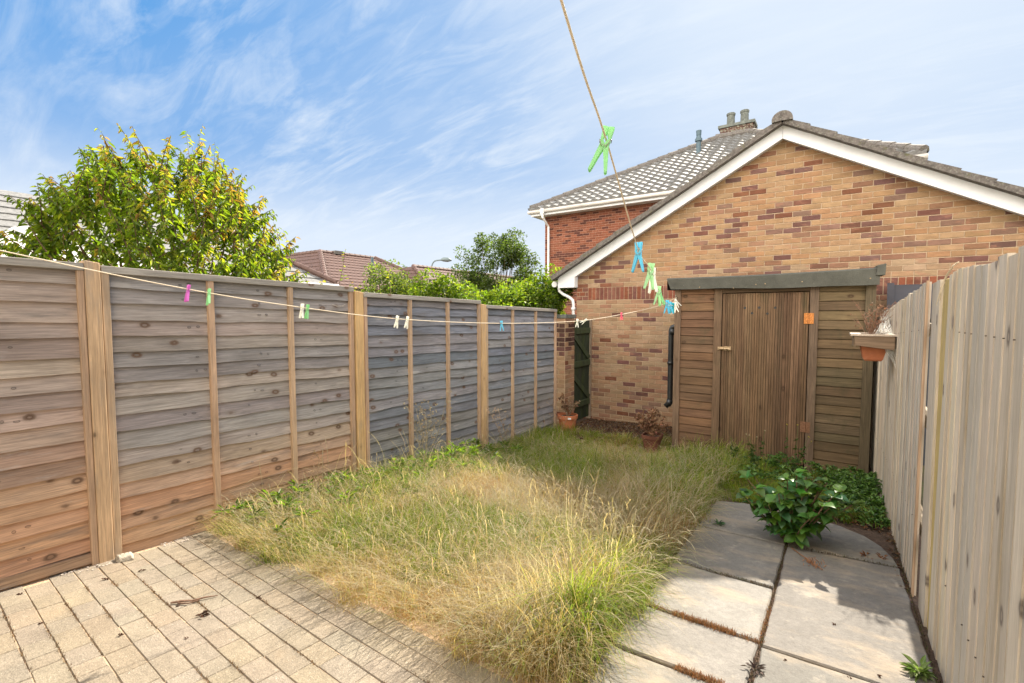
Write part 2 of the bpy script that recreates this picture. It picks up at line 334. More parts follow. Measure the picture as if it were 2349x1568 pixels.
# block paving: one structure with each block as its own raised stone
pb = MB(); pb.add([(x, y, gz(x, y)-.0045) for x, y in [(-3.72, -2.2), (-.77, -2.2), (-.77, 1.62), (-3.72, 1.62)]], [(0, 1, 2, 3)])
jo = pb.build('paving_joints', M['sand']); tag(jo, kind='structure')
pv = MB(); ca, sa = math.cos(math.radians(-2.6)), math.sin(math.radians(-2.6))
def pw(a, b): return (-3.7 + a*ca - b*sa, -2.2 + a*sa + b*ca)
row = 0; b0 = -.2
while b0 < 4.1:
    a0 = -.3 - random.choice([0, .05, .1, .14])
    while a0 < 3.3:
        L = random.choice([.2, .2, .2, .15, .2, .15, .1, .2]); gp = random.uniform(.0003, .0012); gr = random.uniform(.0006, .0022)
        P = [pw(a0+gp, b0+gr), pw(a0+L-gp, b0+gr), pw(a0+L-gp, b0+.102-gr), pw(a0+gp, b0+.102-gr)]
        P = [(x+random.uniform(-.0015, .0015), y+random.uniform(-.0015, .0015)) for x, y in P]
        cx = sum(p[0] for p in P)/4; cy = sum(p[1] for p in P)/4
        if -3.66 < cx < -.80 and cy < 1.50:
            h = random.uniform(-.0015, .0015); tx = random.uniform(-.006, .006); ty = random.uniform(-.006, .006)
            c = jit(random.choice([(.57, .475, .355), (.585, .49, .365), (.565, .48, .37), (.59, .485, .35), (.575, .49, .38)]), .05)
            r = .0028; q = []
            for (x, y) in P: q.append((x, y, gz(x, y)-.03))
            for (x, y) in P: q.append((x, y, gz(x, y)-.004+h+(x-cx)*tx+(y-cy)*ty))
            for (x, y) in P:
                X = x+(cx-x)/abs(cx-x)*r; Y = y+(cy-y)/abs(cy-y)*r
                q.append((X, Y, gz(X, Y)+h+(X-cx)*tx+(Y-cy)*ty))
            fs = [(8, 9, 10, 11)]
            for k in range(4):
                l = (k+1) % 4; fs += [(k, l, 4+l, 4+k), (4+k, 4+l, 8+l, 8+k)]
            pv.add(q, fs, c)
        a0 += L
    b0 += .102; row += 1
tag(pv.build('block_paving', M['paver']), kind='structure')

# stone slab path
sl = MB()
def rag(poly, st=.08, am=.004):
    o = []
    for i, (x, y) in enumerate(poly):
        X, Y = poly[(i+1) % len(poly)]; n = max(1, int(math.hypot(X-x, Y-y)/st))
        for k in range(n): o.append((x+(X-x)*k/n+random.uniform(-am, am), y+(Y-y)*k/n+random.uniform(-am, am)))
    return o
slabs = [([(-.765,-1.9),(-.232,-1.9),(-.228,-.9),(-.765,-.9)], .48), ([(-.765,-.87),(-.228,-.87),(-.228,.12),(-.765,.12)], .52), ([(-.765,.15),(-.228,.15),(-.228,.82),(-.765,.82)], .5), ([(-.765,.845),(-.228,.845),(-.228,1.40),(-.765,1.40)], .5),
         ([(-.765,1.425),(-.229,1.425),(-.232,1.885),(-.765,1.885)], .55), ([(-.765,1.905),(-.232,1.905),(-.226,2.262),(-.765,2.285)], .57),
         ([(-.765,2.307),(-.226,2.284),(-.219,2.825),(-.765,2.86)], .60), ([(-.765,2.878),(-.219,2.842),(-.21,3.49),(-.765,3.53)], .46),
         ([(-.765,3.552),(-.21,3.512),(-.21,3.80),(-.215,4.17),(-.40,4.24),(-.56,4.26),(-.77,4.20)], .50),
         ([(-.206,-1.9),(.365,-1.9),(.365,-.6),(-.206,-.6)], .5), ([(-.206,-.57),(.365,-.57),(.365,.6),(-.206,.6)], .5), ([(-.206,.62),(.365,.62),(.365,1.40),(-.206,1.40)], .5),
         ([(-.206,1.42),(.385,1.42),(.382,2.235),(-.208,2.242)], .50), ([(-.208,2.258),(.382,2.251),(.372,3.515),(-.196,3.49)], .47),
         ([(-.196,3.507),(.372,3.532),(.36,3.66),(.31,3.83),(.23,3.98),(.10,4.10),(-.05,4.17),(-.196,4.19)], .50)]
for poly, a in slabs:
    P = rag(poly); cx = sum(p[0] for p in P)/len(P); cy = sum(p[1] for p in P)/len(P); n = len(P)
    c = jit((a*.81, a*.76, a*.68), .04); h = random.uniform(-.002, .003)
    q = [(x, y, gz(x, y)-.06) for x, y in P]+[(x, y, gz(x, y)-.004+h) for x, y in P]
    q += [(x+(cx-x)/max(.05, math.hypot(cx-x, cy-y))*.008, y+(cy-y)/max(.05, math.hypot(cx-x, cy-y))*.008, gz(x, y)+.002+h) for x, y in P]
    fs = [tuple(2*n+i for i in range(n))]
    for i in range(n):
        j = (i+1) % n; fs += [(i, j, n+j, n+i), (n+i, n+j, 2*n+j, 2*n+i)]
    sl.add(q, fs, c)
tag(sl.build('slab_path', M['slab']), kind='structure')
patch('slab_joints', M['soil'], [(-.79, -2), (.42, -2), (.42, 4.15), (-.79, 4.15)], -.012)

# ------------------------------------------------------------------ brickwork
def clip(poly, a, b, c):   # keep a*x+b*z<=c
    o = []
    for i in range(len(poly)):
        p, q = poly[i], poly[(i+1) % len(poly)]
        dp = a*p[0]+b*p[1]-c; dq = a*q[0]+b*q[1]-c
        if dp <= 0: o.append(p)
        if (dp < 0) != (dq < 0) and dp != dq:
            t = dp/(dp-dq); o.append((p[0]+(q[0]-p[0])*t, p[1]+(q[1]-p[1])*t))
    return o
def brick(mb, poly, y, col, d=.006, face=-1, axis='y'):
    if len(poly) < 3: return
    n = len(poly); cx = sum(p[0] for p in poly)/n; cz = sum(p[1] for p in poly)/n
    def P(x, z, off): return (x, y+face*off, z) if axis == 'y' else (y+face*off, x, z)
    vs = [P(x, z, 0) for x, z in poly]+[P(x, z, d-.002) for x, z in poly]+[P(x+(cx-x)*.02, z+(cz-z)*.05, d) for x, z in poly]
    fs = [tuple(range(2*n, 3*n))]
    for i in range(n):
        j = (i+1) % n; fs += [(i, j, n+j, n+i), (n+i, n+j, 2*n+j, 2*n+i)]
    if (face == -1) == (axis == 'y'): pass
    mb.add(vs, fs, col)
def brickwall(mb, x0, x1, z0, z1, y, colf, clips=(), skip=(), axis='y', face=-1, bl=.225, bh=.075, j=.01):
    r = 0; z = z0
    while z < z1-.01:
        x = x0 - (bl/2 if r % 2 else 0)
        while x < x1:
            a, b = max(x, x0), min(x+bl, x1)
            if b-a > .03:
                zc = z+bh/2; xc = (a+b)/2
                if not any(s0 < xc < s1 and t0 < zc < t1 for s0, s1, t0, t1 in skip):
                    w = random.uniform(-.002, .002)
                    p = [(a+j/2, z+j/2+w), (b-j/2, z+j/2+w), (b-j/2, z+bh-j/2+w), (a+j/2, z+bh-j/2+w)]
                    for cl in clips: p = clip(p, *cl)
                    brick(mb, p, y, colf(xc, zc), .006+random.uniform(-.001, .0015), face, axis)
            x += bl
        z += bh; r += 1
def buff(x, z):
    t = float(vnoise(x*.9+z*1.5, z*2.2, 1.5, 3)); d = random.random()
    pd = .14+.26*max(0, (t-.42))*2.6
    if z < 1.5: pd *= .75
    if d < pd*.6: return jit(random.choice([(.33, .155, .11), (.29, .145, .12), (.36, .155, .09), (.31, .17, .145)]), .15)
    if d < pd+.08: return jit(random.choice([(.48, .26, .16), (.56, .32, .20), (.44, .26, .19)]), .12)
    c = random.choice([(.66, .44, .265), (.69, .47, .295), (.64, .42, .255), (.70, .49, .315), (.68, .415, .25)])
    if z > 2.2: c = tuple(a*b for a, b in zip(c, (1.02, .95, .84)))
    return jit(c, .08)
def soldier(x, z): return jit(random.choice([(.42, .15, .095), (.35, .14, .10), (.46, .16, .09), (.31, .145, .115), (.40, .18, .13)]), .12)

# ------------------------------------------------------------------ garage
WV = 7.84; AU, AZ, PIT = -.66, 4.06, .556    # apex of barge-board line (wall plane)
gar = empty('brick_garage', (-.66, 7.84, -.4), 'pale brick garage with a gable end and white bargeboards behind the wooden shed', 'garage')
m = MB(); zr = lambda x: AZ-PIT*abs(x-AU)
pts = [(-3.89, -.6), (2.6, -.6), (2.6, zr(2.6)), (AU, AZ), (-3.89, zr(-3.89))]
m.add([(x, WV, z) for x, z in pts]+[(x, 13.3, z) for x, z in pts], [(0, 1, 2, 3, 4), (9, 8, 7, 6, 5), (0, 5, 6, 1), (1, 6, 7, 2), (2, 7, 8, 3), (3, 8, 9, 4), (4, 9, 5, 0)])
m.build('wall_mortar', M['mortar'], gar)
b = MB(); cl = [(-PIT, 1, AZ+.02-PIT*AU), (PIT, 1, AZ+.02+PIT*AU)]
skip = [(-3.7, 2.6, 1.756, 2.0)]
z00 = 1.756-.075*30
brickwall(b, -3.89, 2.6, z00, 1.7561, WV, buff, cl)
brickwall(b, -3.89, 2.6, 1.981, 4.2, WV, buff, cl)
brickwall(b, -3.89, -3.665, 1.756, 1.981, WV, soldier, bl=.1125)
x = -3.665
while x < 2.6:
    brick(b, [(x+.005, 1.761), (x+.070, 1.761), (x+.070, 1.976), (x+.005, 1.976)], WV, soldier(0, 0), .006); x += .075
brickwall(b, WV, 13.3, z00, 1.9, -3.89, buff, axis='x', face=-1)
b.build('wall', M['brick'], gar)
# barge boards (front), soffit
b = MB()
FV = 7.70
def slope_bar(mb, x0, x1, off0, off1, v0, v1, col=(1, 1, 1), z=zr):
    """prism following roof line between x0,x1, vertical offsets off0 (bottom) off1 (top)"""
    vs = []
    for v in (v0, v1):
        vs += [(x0, v, z(x0)+off0), (x1, v, z(x1)+off0), (x1, v, z(x1)+off1), (x0, v, z(x0)+off1)]
    mb.add(vs, [(0, 1, 2, 3), (7, 6, 5, 4), (0, 4, 5, 1), (1, 5, 6, 2), (2, 6, 7, 3), (3, 7, 4, 0)], col)
slope_bar(b, -4.19, AU-.0015, -.10, .095, FV, FV+.022)
b.build('bargeboard', M['white'], gar)
b = MB(); slope_bar(b, AU+.0015, 2.8, -.10, .095, FV, FV+.022); b.build('bargeboard', M['white'], gar)
b = MB(); slope_bar(b, -4.19, AU-.002, -.085, -.065, FV+.024, WV-.008); slope_bar(b, AU+.002, 2.8, -.085, -.065, FV+.024, WV-.008); b.build('soffit', M['white'], gar)
b = MB()
zt = zr(-4.19)+.09
b.add([(-4.21, FV-.003, 1.99), (-3.872, FV-.003, 1.99), (-3.872, FV-.003, 2.19), (-4.21, FV-.003, 2.16), (-4.21, WV-.01, 1.99), (-3.872, WV-.01, 1.99), (-3.872, WV-.01, 2.19), (-4.21, WV-.01, 2.16)],
      [(0, 1, 2, 3), (7, 6, 5, 4), (0, 4, 5, 1), (1, 5, 6, 2), (3, 2, 6, 7), (3, 7, 4, 0)])
b.build('eaves_box', M['white'], gar)
def tiles(mb, P0, ex, up, nrm, ranges, ncourse, cl, tw, amp, th, col=(1, 1, 1), pw=1., flat=False):
    P0 = Vector(P0); ex = Vector(ex).normalized(); up = Vector(up).normalized(); nn = Vector(nrm).normalized()
    def prof(t):
        s = .5+.5*math.sin(2*PI*t/tw); return s**pw*amp
    for j in range(ncourse):
        s0, s1 = j*cl, (j+1)*cl+.02
        a0, b0 = ranges(s0); a1, b1 = ranges(min(s1, (j+1)*cl))
        lo, hi = min(a0, a1), max(b0, b1)
        if hi-lo < .05: continue
        step = tw/ (2 if flat else 7); n = int((hi-lo)/step)+1
        ts = [lo+i*step for i in range(n+1)]
        base = len(mb.v)
        for t in ts:
            tb = min(max(t, a0), b0); tt = min(max(t, a1), b1); h = prof(t)
            B = P0+ex*tb+up*s0; T = P0+ex*tt+up*s1
            mb.v += [tuple(B+nn*(-.01)), tuple(B+nn*(th+h)), tuple(T+nn*h)]
        for i in range(len(ts)-1):
            q = base+3*i; mb.f += [(q, q+3, q+4, q+1), (q+1, q+4, q+5, q+2)]; mb.c += [col, col]
cp = math.cos(math.atan(PIT)); sp = math.sin(math.atan(PIT))
# roof tiles, both slopes (thin courses running back from the gable)
b = MB(); Lr = (13.6-7.63)
ns = 13; c_l = (2.8-AU)/cp/10.0
for sgn, xe in ((-1, -4.30), (1, 3.0)):
    run = abs(xe-AU)/cp; nc = int(run/.345)
    P0 = (xe, 7.63, AZ+.115-PIT*abs(xe-AU)); up = (-sgn*cp, 0, sp); nr = (sgn*sp, 0, cp)
    tiles(b, P0, (0, 1, 0), up, nr, lambda s: (0, Lr), nc, run/nc, .30, .006, .028, pw=1.2)
    # verge undercloak / tile edge slabs
    for j in range(nc):
        s0, s1 = j*run/nc, (j+1)*run/nc+.05
        A = Vector(P0)+Vector(up)*s0; B = Vector(P0)+Vector(up)*min(s1, run); n_ = Vector(nr)
        lo, hi = -.03-.002*(j % 2), .048
        q = []
        for yy in (-.035-.003*(j % 2), .10+.003*(j % 2)):
            o = Vector((0, yy, 0)); q += [A+o+n_*lo, B+o+n_*lo, B+o+n_*(hi-.018), A+o+n_*(hi+.006)]
        b.add(q, [(0, 1, 2, 3), (7, 6, 5, 4), (0, 4, 5, 1), (1, 5, 6, 2), (2, 6, 7, 3), (3, 7, 4, 0)])
b.build('roof', M['tile_dark'], gar)
b = MB()
y = 7.56
while y < 13.5:
    n = 12; base = len(b.v)
    for yy, rr in ((y, .128), (y+.44, .115)):
        for i in range(n+1):
            t = PI*(i/n)*1.12-PI*.06; b.v.append((AU+math.cos(t)*rr, yy, AZ+.115+math.sin(t)*rr*.92))
        b.v.append((AU, yy, AZ+.10))
    k = n+2
    for i in range(n): b.f.append((base+i, base+i+1, base+k+i+1, base+k+i)); b.c.append((1, 1, 1))
    b.f.append(tuple(base+i for i in range(k))); b.c.append((1, 1, 1)); y += .43
b.build('ridge_tiles', M['tile_dark'], gar)
b = MB(); b.tube([(-4.30, 7.72, 2.06), (-4.30, 13.4, 2.06)], .055, 10); b.build('gutter', M['pvc'], gar)
b = MB(); b.tube([(-4.24, 7.79, 2.0), (-4.22, 7.79, 1.93), (-4.15, 7.79, 1.875), (-4.02, 7.79, 1.815), (-3.95, 7.79, 1.76), (-3.935, 7.79, 1.68), (-3.935, 7.79, -.35)], .028, 12)
b.tube([(-3.965, 7.79, 1.60), (-3.905, 7.79, 1.60)], .036, 12); b.build('downpipe', M['pvc'], gar, smooth=True)

# ------------------------------------------------------------------ neighbour's red brick house
hs = empty('red_brick_house', (-3.6, 19, -.4), 'two storey red brick house with a hipped tiled roof and chimney behind the garage', 'house')
HL, HR, HV, HB = -8.45, 1.2, 14.5, 24.0
b = MB(); b.box((HL, HV, -.6), (HR, HB, 4.97)); b.build('wall_mortar', M['redmortar'], hs)
b = MB()
def redc(x, z):
    if random.random() < .28: return jit((.19, .075, .055), .15)
    return jit(random.choice([(.42, .15, .085), (.46, .165, .095), (.39, .14, .08), (.44, .17, .10)]), .1)
brickwall(b, HL, -2.2, .15, 4.95, HV, redc); brickwall(b, HV, 18, .15, 4.95, HL, redc, axis='x')
b.build('wall', M['redbrick'], hs)
E0 = 5.08; EV = 14.08; EL, ER = -8.86, 1.62; w = 5.13; rz_ = 2.93; tp = rz_/w
RL, RR = EL+w, -2.7
b = MB()
sl_ = math.hypot(w, rz_); up = (0, w/sl_, rz_/sl_); nr = (0, -rz_/sl_, w/sl_)
nc = 17
tiles(b, (EL, EV, E0), (1, 0, 0), up, nr, lambda s: (s/sl_*w, (ER-EL)-s/sl_*(ER-RR)), nc, sl_/nc, .30, .055, .065, pw=.7)
b.build('front_roof_slope', M['tile_grey'], hs)
b = MB(); up2 = (w/sl_, 0, rz_/sl_)
tiles(b, (EL, EV+2*w, E0), (0, -1, 0), up2, (-rz_/sl_, 0, w/sl_), lambda s: (s/sl_*w, 2*w-s/sl_*w), nc, sl_/nc, .30, .055, .065, pw=.7)
tiles(b, (ER, EV+2*w, E0), (-1, 0, 0), (0, -w/sl_, rz_/sl_), (0, rz_/sl_, w/sl_), lambda s: (s/sl_*(ER-RR), (ER-EL)-s/sl_*w), nc, sl_/nc, .30, .055, .065, pw=.7)
wr = ER-RR; sr = math.hypot(wr, rz_)
tiles(b, (ER, EV, E0), (0, 1, 0), (-wr/sr, 0, rz_/sr), (rz_/sr, 0, wr/sr), lambda s: (s/sr*w, 2*w-s/sr*w), 15, sr/15, .30, .045, .045, pw=.55)
b.build('rear_roof_slopes', M['tile_grey'], hs)
b = MB()
def ridge(mb, A, B, r=.13, st=.42):
    A = Vector(A); B = Vector(B); n = max(1, int((B-A).length/st)); d = (B-A)/n
    for i in range(n):
        mb.tube([A+d*i+Vector((0, 0, .012)), A+d*(i+1.06)], [r*1.05, r*.96], 10)
ridge(b, (EL+.05, EV+.05, E0+.07), (RL, EV+w, E0+rz_+.06)); ridge(b, (ER-.05, EV+.05, E0+.07), (RR, EV+w, E0+rz_+.06))
ridge(b, (RL-.1, EV+w, E0+rz_+.07), (RR, EV+w, E0+rz_+.07))
b.build('ridge_tiles', M['tile_dark'], hs)
b = MB(); b.box((EL+.06, EV+.05, 4.90), (ER-.06, EV+.075, 5.07)); b.box((EL+.06, EV+.076, 4.90), (EL+.085, HB+.3, 5.07)); b.box((ER-.085, EV+.076, 4.90), (ER-.06, HB+.3, 5.07))
b.build('fascia', M['white'], hs)
b = MB(); b.box((EL+.09, EV+.08, 4.91), (ER-.09, HV+.1, 4.93)); b.box((EL+.09, HV+.105, 4.91), (HL+.1, HB+.2, 4.93)); b.build('soffit', M['white'], hs)
b = MB(); b.tube([(EL-.02, EV-.01, 5.03), (ER+.02, EV-.01, 5.03)], .06, 10); b.tube([(EL, EV-.01, 5.03), (EL, HB, 5.03)], .055, 10); b.build('gutter', M['gutter'], hs, smooth=True)
b = MB(); b.tube([(HL+.15, EV-.02, 5.0), (HL+.15, EV-.02, 4.82), (HL+.17, HV-.06, 4.55), (HL+.17, HV-.06, 0)], .037, 10)
b.box((HL+.09, EV-.08, 4.93), (HL+.21, EV+.03, 5.10)); b.build('downpipe', M['pvc'], hs, smooth=False)
b = MB(); vx, vv = -4.05, 17.5; vz = E0+tp*(vv-EV)
b.tube([(vx, vv, vz-.1), (vx, vv, vz+.52)], .075, 12); b.tube([(vx, vv, vz+.48), (vx, vv, vz+.56)], .12, 12); b.tube([(vx, vv, vz+.56), (vx, vv, vz+.68)], [.10, .07], 12); b.tube([(vx, vv, vz+.68), (vx, vv, vz+.84)], [.08, .09], 12)
b.build('vent_pipe', M['lead'], hs, smooth=False)
b = MB()
def cb_(x, z): return jit((.22, .12, .09), .2)
b.box((-3.72, 19.45, 7.4), (-2.62, 20.05, 8.50), (.25, .2, .16))
brickwall(b, -3.74, -2.60, 7.65, 8.48, 19.43, cb_); brickwall(b, 19.43, 20.07, 7.65, 8.48, -2.60, cb_, axis='x', face=1)
ch = b.build('chimney', M['chimney'], hs)
b = MB(); b.box((-3.80, 19.38, 8.48), (-2.55, 20.12, 8.58)); b.build('capping', M['stonegrey'], ch, loc=(0, 0, 0))
for cx in (-3.42, -2.95):
    b = MB(); b.lathe([(.16, 8.56), (.145, 8.62), (.135, 8.98), (.155, 9.0), (.16, 9.06), (.145, 9.08), (.11, 9.08), (.10, 8.7)], 14, (cx, 19.75, 0)); b.build('chimney_pot', M['stonegrey'], ch, smooth=False, loc=(0, 0, 0))

# ------------------------------------------------------------------ unseen house of this garden behind the viewpoint, put in to bounce sunlight
th = empty('unseen_terraced_house', (-2.5, -1.75, 0), 'unseen cream rendered terraced house added behind the viewpoint to bounce light into the garden', 'house')
b = MB(); b.box((-13, -8, -.5), (8, -1.75, 5.2)); b.build('wall', M['cream'], th)
b = MB(); b.hexa([(-13.2, -1.4, 5.1), (8.2, -1.4, 5.1), (8.2, -5, 7.2), (-13.2, -5, 7.2), (-13.2, -1.4, 5.2), (8.2, -1.4, 5.2), (8.2, -5, 7.35), (-13.2, -5, 7.35)]); b.build('roof', M['tile_brown'], th)
for (u0, u1, z0, z1) in ((-3.3, -1.5, .12, 2.2), (-3.2, -2.0, 3.1, 4.3), (-.9, .2, 3.1, 4.3), (-6.5, -5.0, 3.1, 4.3), (-6.5, -5, .9, 2.1)):
    b = MB()
    for (a, c, d, e) in ((u0, u1, z0, z0+.07), (u0, u1, z1-.07, z1), (u0, u0+.07, z0+.072, z1-.072), (u1-.07, u1, z0+.072, z1-.072), ((u0+u1)/2-.04, (u0+u1)/2+.04, z0+.072, z1-.072)): b.box((a, -1.748, d), (c, -1.70, e))
    w_ = b.build('window', M['pvc'], th); b = MB(); b.box((u0+.06, -1.747, z0+.06), (u1-.06, -1.73, z1-.06)); b.build('pane', M['glass'], w_, loc=(0, 0, 0))
# ------------------------------------------------------------------ distant houses
def slope_mesh(mb, P, Q, R, T, nc, tw, amp=.03, th=.035):
    """quad slope: P->Q eave, T->R ridge (P under T)"""
    P, Q, R, T = map(Vector, (P, Q, R, T)); ex = (Q-P).normalized(); n = ex.cross(T-P).normalized()
    if n.z < 0: n = -n
    up = n.cross(ex).normalized()
    if up.z < 0: up = -up
    H = (T-P).dot(up); t0 = (T-P).dot(ex); t1 = (R-P).dot(ex); L = (Q-P).length
    tiles(mb, P, ex, up, n, lambda s: (t0*s/H, L+(t1-L)*s/H), nc, H/nc, tw, amp, th, pw=.7)
h1 = empty('brown_roofed_house', (-26, 18, -.4), 'distant house with a brown hipped tile roof showing over the left fence', 'house')
A = (-26.9, 18.0, 5.42); C = (-21.7, 14.9, 2.9)
b = MB(); slope_mesh(b, (-34, 14.9, 2.9), C, A, (-34, 18.0, 5.42), 9, .3)
slope_mesh(b, C, (-21.7, 25.4, 2.9), (-26.9, 22.3, 5.42), A, 12, .3)
b.add([(-21.7, 25.4, 2.9), (-34, 25.4, 2.9), (-34, 22.3, 5.42), (-26.9, 22.3, 5.42)], [(0, 1, 2, 3)])
b.add([(-34, 14.9, 2.9), (-34, 25.4, 2.9), (-34, 22.3, 5.42), (-34, 18, 5.42)], [(0, 1, 2, 3)]); b.add([A, (-26.9, 22.3, 5.42), (-34, 22.3, 5.42), (-34, 18, 5.42)], [(0, 1, 2, 3)])
b.build('roof', M['tile_brown'], h1)
b = MB(); ridge(b, (C[0], C[1], 2.98), (A[0], A[1], 5.47), .15); ridge(b, (A[0], A[1], 5.47), (-34, 18.0, 5.47), .12); ridge(b, (A[0], A[1], 5.47), (-26.9, 22.3, 5.47), .12); ridge(b, (-26.9, 22.3, 5.47), (-21.7, 25.4, 2.98), .15); b.build('ridge_tiles', M['tile_brown'], h1)
b = MB(); b.box((-33.8, 15.3, -.6), (-22.1, 25, 2.88)); b.build('wall', M['render'], h1)
b = MB(); b.tube([(-25.1, 20.6, 4.4), (-25.1, 20.6, 5.25)], .09, 8); b.build('vent_pipe', M['lead'], h1)
b = MB(); b.box((-27.2, 18.9, 5.4), (-26.6, 19.5, 5.62)); b.build('ridge_vent', M['tile_dark'], h1)
h2 = empty('far_brown_roofed_house', (-25, 28, -.4), 'farthest brown tiled roof between the loose bush and the street lamp', 'house')
b = MB(); A2 = (-24.2, 23.4, 4.80); C2 = (-20.2, 21.6, 2.4)
b.v = []; slope_mesh(b, C2, (-20.2, 37, 2.4), (-24.2, 37, 4.80), A2, 10, .3); slope_mesh(b, (-30, 21.6, 2.4), C2, A2, (-30, 23.4, 4.80), 9, .3)
b.add([A2, (-24.2, 37, 4.80), (-30, 37, 4.80), (-30, 23.4, 4.80)], [(0, 1, 2, 3)])
b.build('roof', M['tile_brown'], h2)
b = MB(); ridge(b, (C2[0], C2[1], 2.45), (A2[0], A2[1], 4.85), .15); ridge(b, (A2[0], A2[1], 4.85), (-24.2, 37, 4.85), .13); b.build('ridge_tiles', M['tile_brown'], h2)
b = MB(); b.box((-29.8, 22, -.6), (-20.6, 36.8, 2.4)); b.build('wall', M['render'], h2)
h3 = empty('grey_roofed_bungalow', (-18, 0, 0), 'grey tiled roof of a bungalow at the left edge behind the bushy tree', 'house')
b = MB(); slope_mesh(b, (-14.5, -9, 2.55), (-14.5, 4.65, 2.55), (-18.9, 1.65, 5.1), (-18.9, -9, 5.1), 12, .3, .004, .04)
slope_mesh(b, (-14.5, 4.65, 2.55), (-23, 4.65, 2.55), (-18.9, 1.65, 5.1), (-18.9, 1.65, 5.1), 12, .3, .004, .04)
b.add([(-18.9, -9, 5.1), (-18.9, 1.65, 5.1), (-23, 4.65, 2.55), (-23, -9, 2.55)], [(0, 1, 2, 3)])
b.build('roof', M['tile_slate'], h3)
b = MB(); ridge(b, (-14.5, 4.65, 2.62), (-18.9, 1.65, 5.15), .11); b.build('ridge_tiles', M['tile_dark'], h3)
b = MB(); b.box((-22.7, -8.8, -.4), (-14.9, 4.3, 2.54)); b.build('wall', M['render'], h3)
b = MB(); b.tube([(-17.3, 3.1, 3.8), (-17.3, 3.1, 4.28)], .07, 8); b.build('vent_pipe', M['lead'], h3)
h4 = empty('pale_tiled_outbuilding', (-14, 5, 0), 'low building with a pale sunlit tile roof just right of the bushy tree', 'outbuilding')
b = MB(); slope_mesh(b, (-12.2, 1.5, 2.36), (-12.2, 8.6, 2.36), (-15.6, 6.35, 4.3), (-15.6, 1.5, 4.3), 11, .25, .004, .03)
slope_mesh(b, (-12.2, 8.6, 2.36), (-19, 8.6, 2.36), (-15.6, 6.35, 4.3), (-15.6, 6.35, 4.3), 11, .25, .004, .03)
b.add([(-15.6, 1.5, 4.3), (-15.6, 6.35, 4.3), (-19, 8.6, 2.36), (-19, 1.5, 2.36)], [(0, 1, 2, 3)])
b.build('roof', M['tile_grey'], h4)
b = MB(); b.box((-18.8, 1.7, -.3), (-12.5, 8.3, 2.34)); b.build('wall', M['render'], h4)
b = MB(); ridge(b, (-12.15, 8.65, 2.44), (-15.6, 6.35, 4.34), .07); b.build('ridge_tiles', M['tile_brown'], h4)
b = MB(); b.tube([(-12.12, 1.4, 2.34), (-12.12, 8.7, 2.34)], .05, 8); b.build('gutter', M['pvc'], h4)
# white garden canopy
gb = empty('garden_canopy', (-10.2, 1.9, 0), 'white domed garden canopy behind the fence at the left edge', 'gazebo')
b = MB(); cu, cv = -10.15, 1.85
b.lathe([(1.75, 1.98), (1.72, 2.18), (1.15, 2.44), (.62, 2.58), (.42, 2.61)], 12, (cu, cv, 0))
b.build('canopy', M['canvas'], gb, smooth=False)
b = MB(); b.lathe([(.50, 2.56), (.42, 2.63), (.26, 2.66), (.24, 2.73), (.17, 2.80), (.08, 2.83), (0.001, 2.835)], 16, (cu, cv, 0)); b.build('vent_cap', M['canvas'], gb, smooth=True)
b = MB(); b.lathe([(1.76, 1.75), (1.755, 1.98)], 12, (cu, cv, 0)); b.build('valance', M['canvas'], gb)
for k in range(4):
    t = PI/4+k*PI/2; b = MB(); b.tube([(cu+1.6*math.cos(t), cv+1.6*math.sin(t), -.1), (cu+1.6*math.cos(t), cv+1.6*math.sin(t), 2.1)], .025, 8); b.build('leg', M['pvc'], gb)
# street lamp
lp = empty('street_lamp', (-26.7, 27.8, -.8), 'grey street lamp with a curved arm rising above the green hedge', 'street lamp')
b = MB(); p = [(-26.7, 27.8, -.8), (-26.7, 27.8, 5.2)]
for k in range(7):
    t = k/6*PI/2; p.append((-26.7+.35*(1-math.cos(t)), 27.8+.25*(1-math.cos(t)), 5.2+.62*math.sin(t)))
p.append((-26.0, 28.3, 5.86)); b.tube(p, [.09]+[.055]*(len(p)-1), 8); b.build('pole', M['lampmetal'], lp)
b = MB(); b.tube([(-26.1, 28.25, 5.86), (-25.95, 28.35, 5.90), (-25.65, 28.57, 5.88), (-25.4, 28.75, 5.84)], [.07, .17, .19, .06], 10); b.build('lamp_head', M['lampmetal'], lp, smooth=True)
# dark grey lean-to roof behind right fence
gs = empty('storage_shed', (1.0, 7.3, -.2), 'dark grey roofed storage shed beyond the right fence against the garage wall', 'shed')
b = MB(); b.add([(.535, 6.95, 1.50), (1.9, 6.95, 1.50), (1.9, 7.7, 1.875), (.585, 7.7, 1.875)], [(0, 1, 2, 3)]); b.add([(.535, 6.95, 1.45), (1.9, 6.95, 1.45), (1.9, 6.95, 1.50), (.535, 6.95, 1.50)], [(0, 1, 2, 3)])
b.add([(.535, 6.95, 1.45), (.535, 6.95, 1.50), (.585, 7.7, 1.875), (.585, 7.7, 1.82)], [(0, 1, 2, 3)])
b.bar((.55, 6.95, 1.515), (.60, 7.7, 1.89), .07, .02); b.build('roof', M['greypanel'], gs)
b = MB(); b.box((.60, 7.0, -.25), (1.85, 7.72, 1.46)); b.build('wall', M['greypanel'], gs)

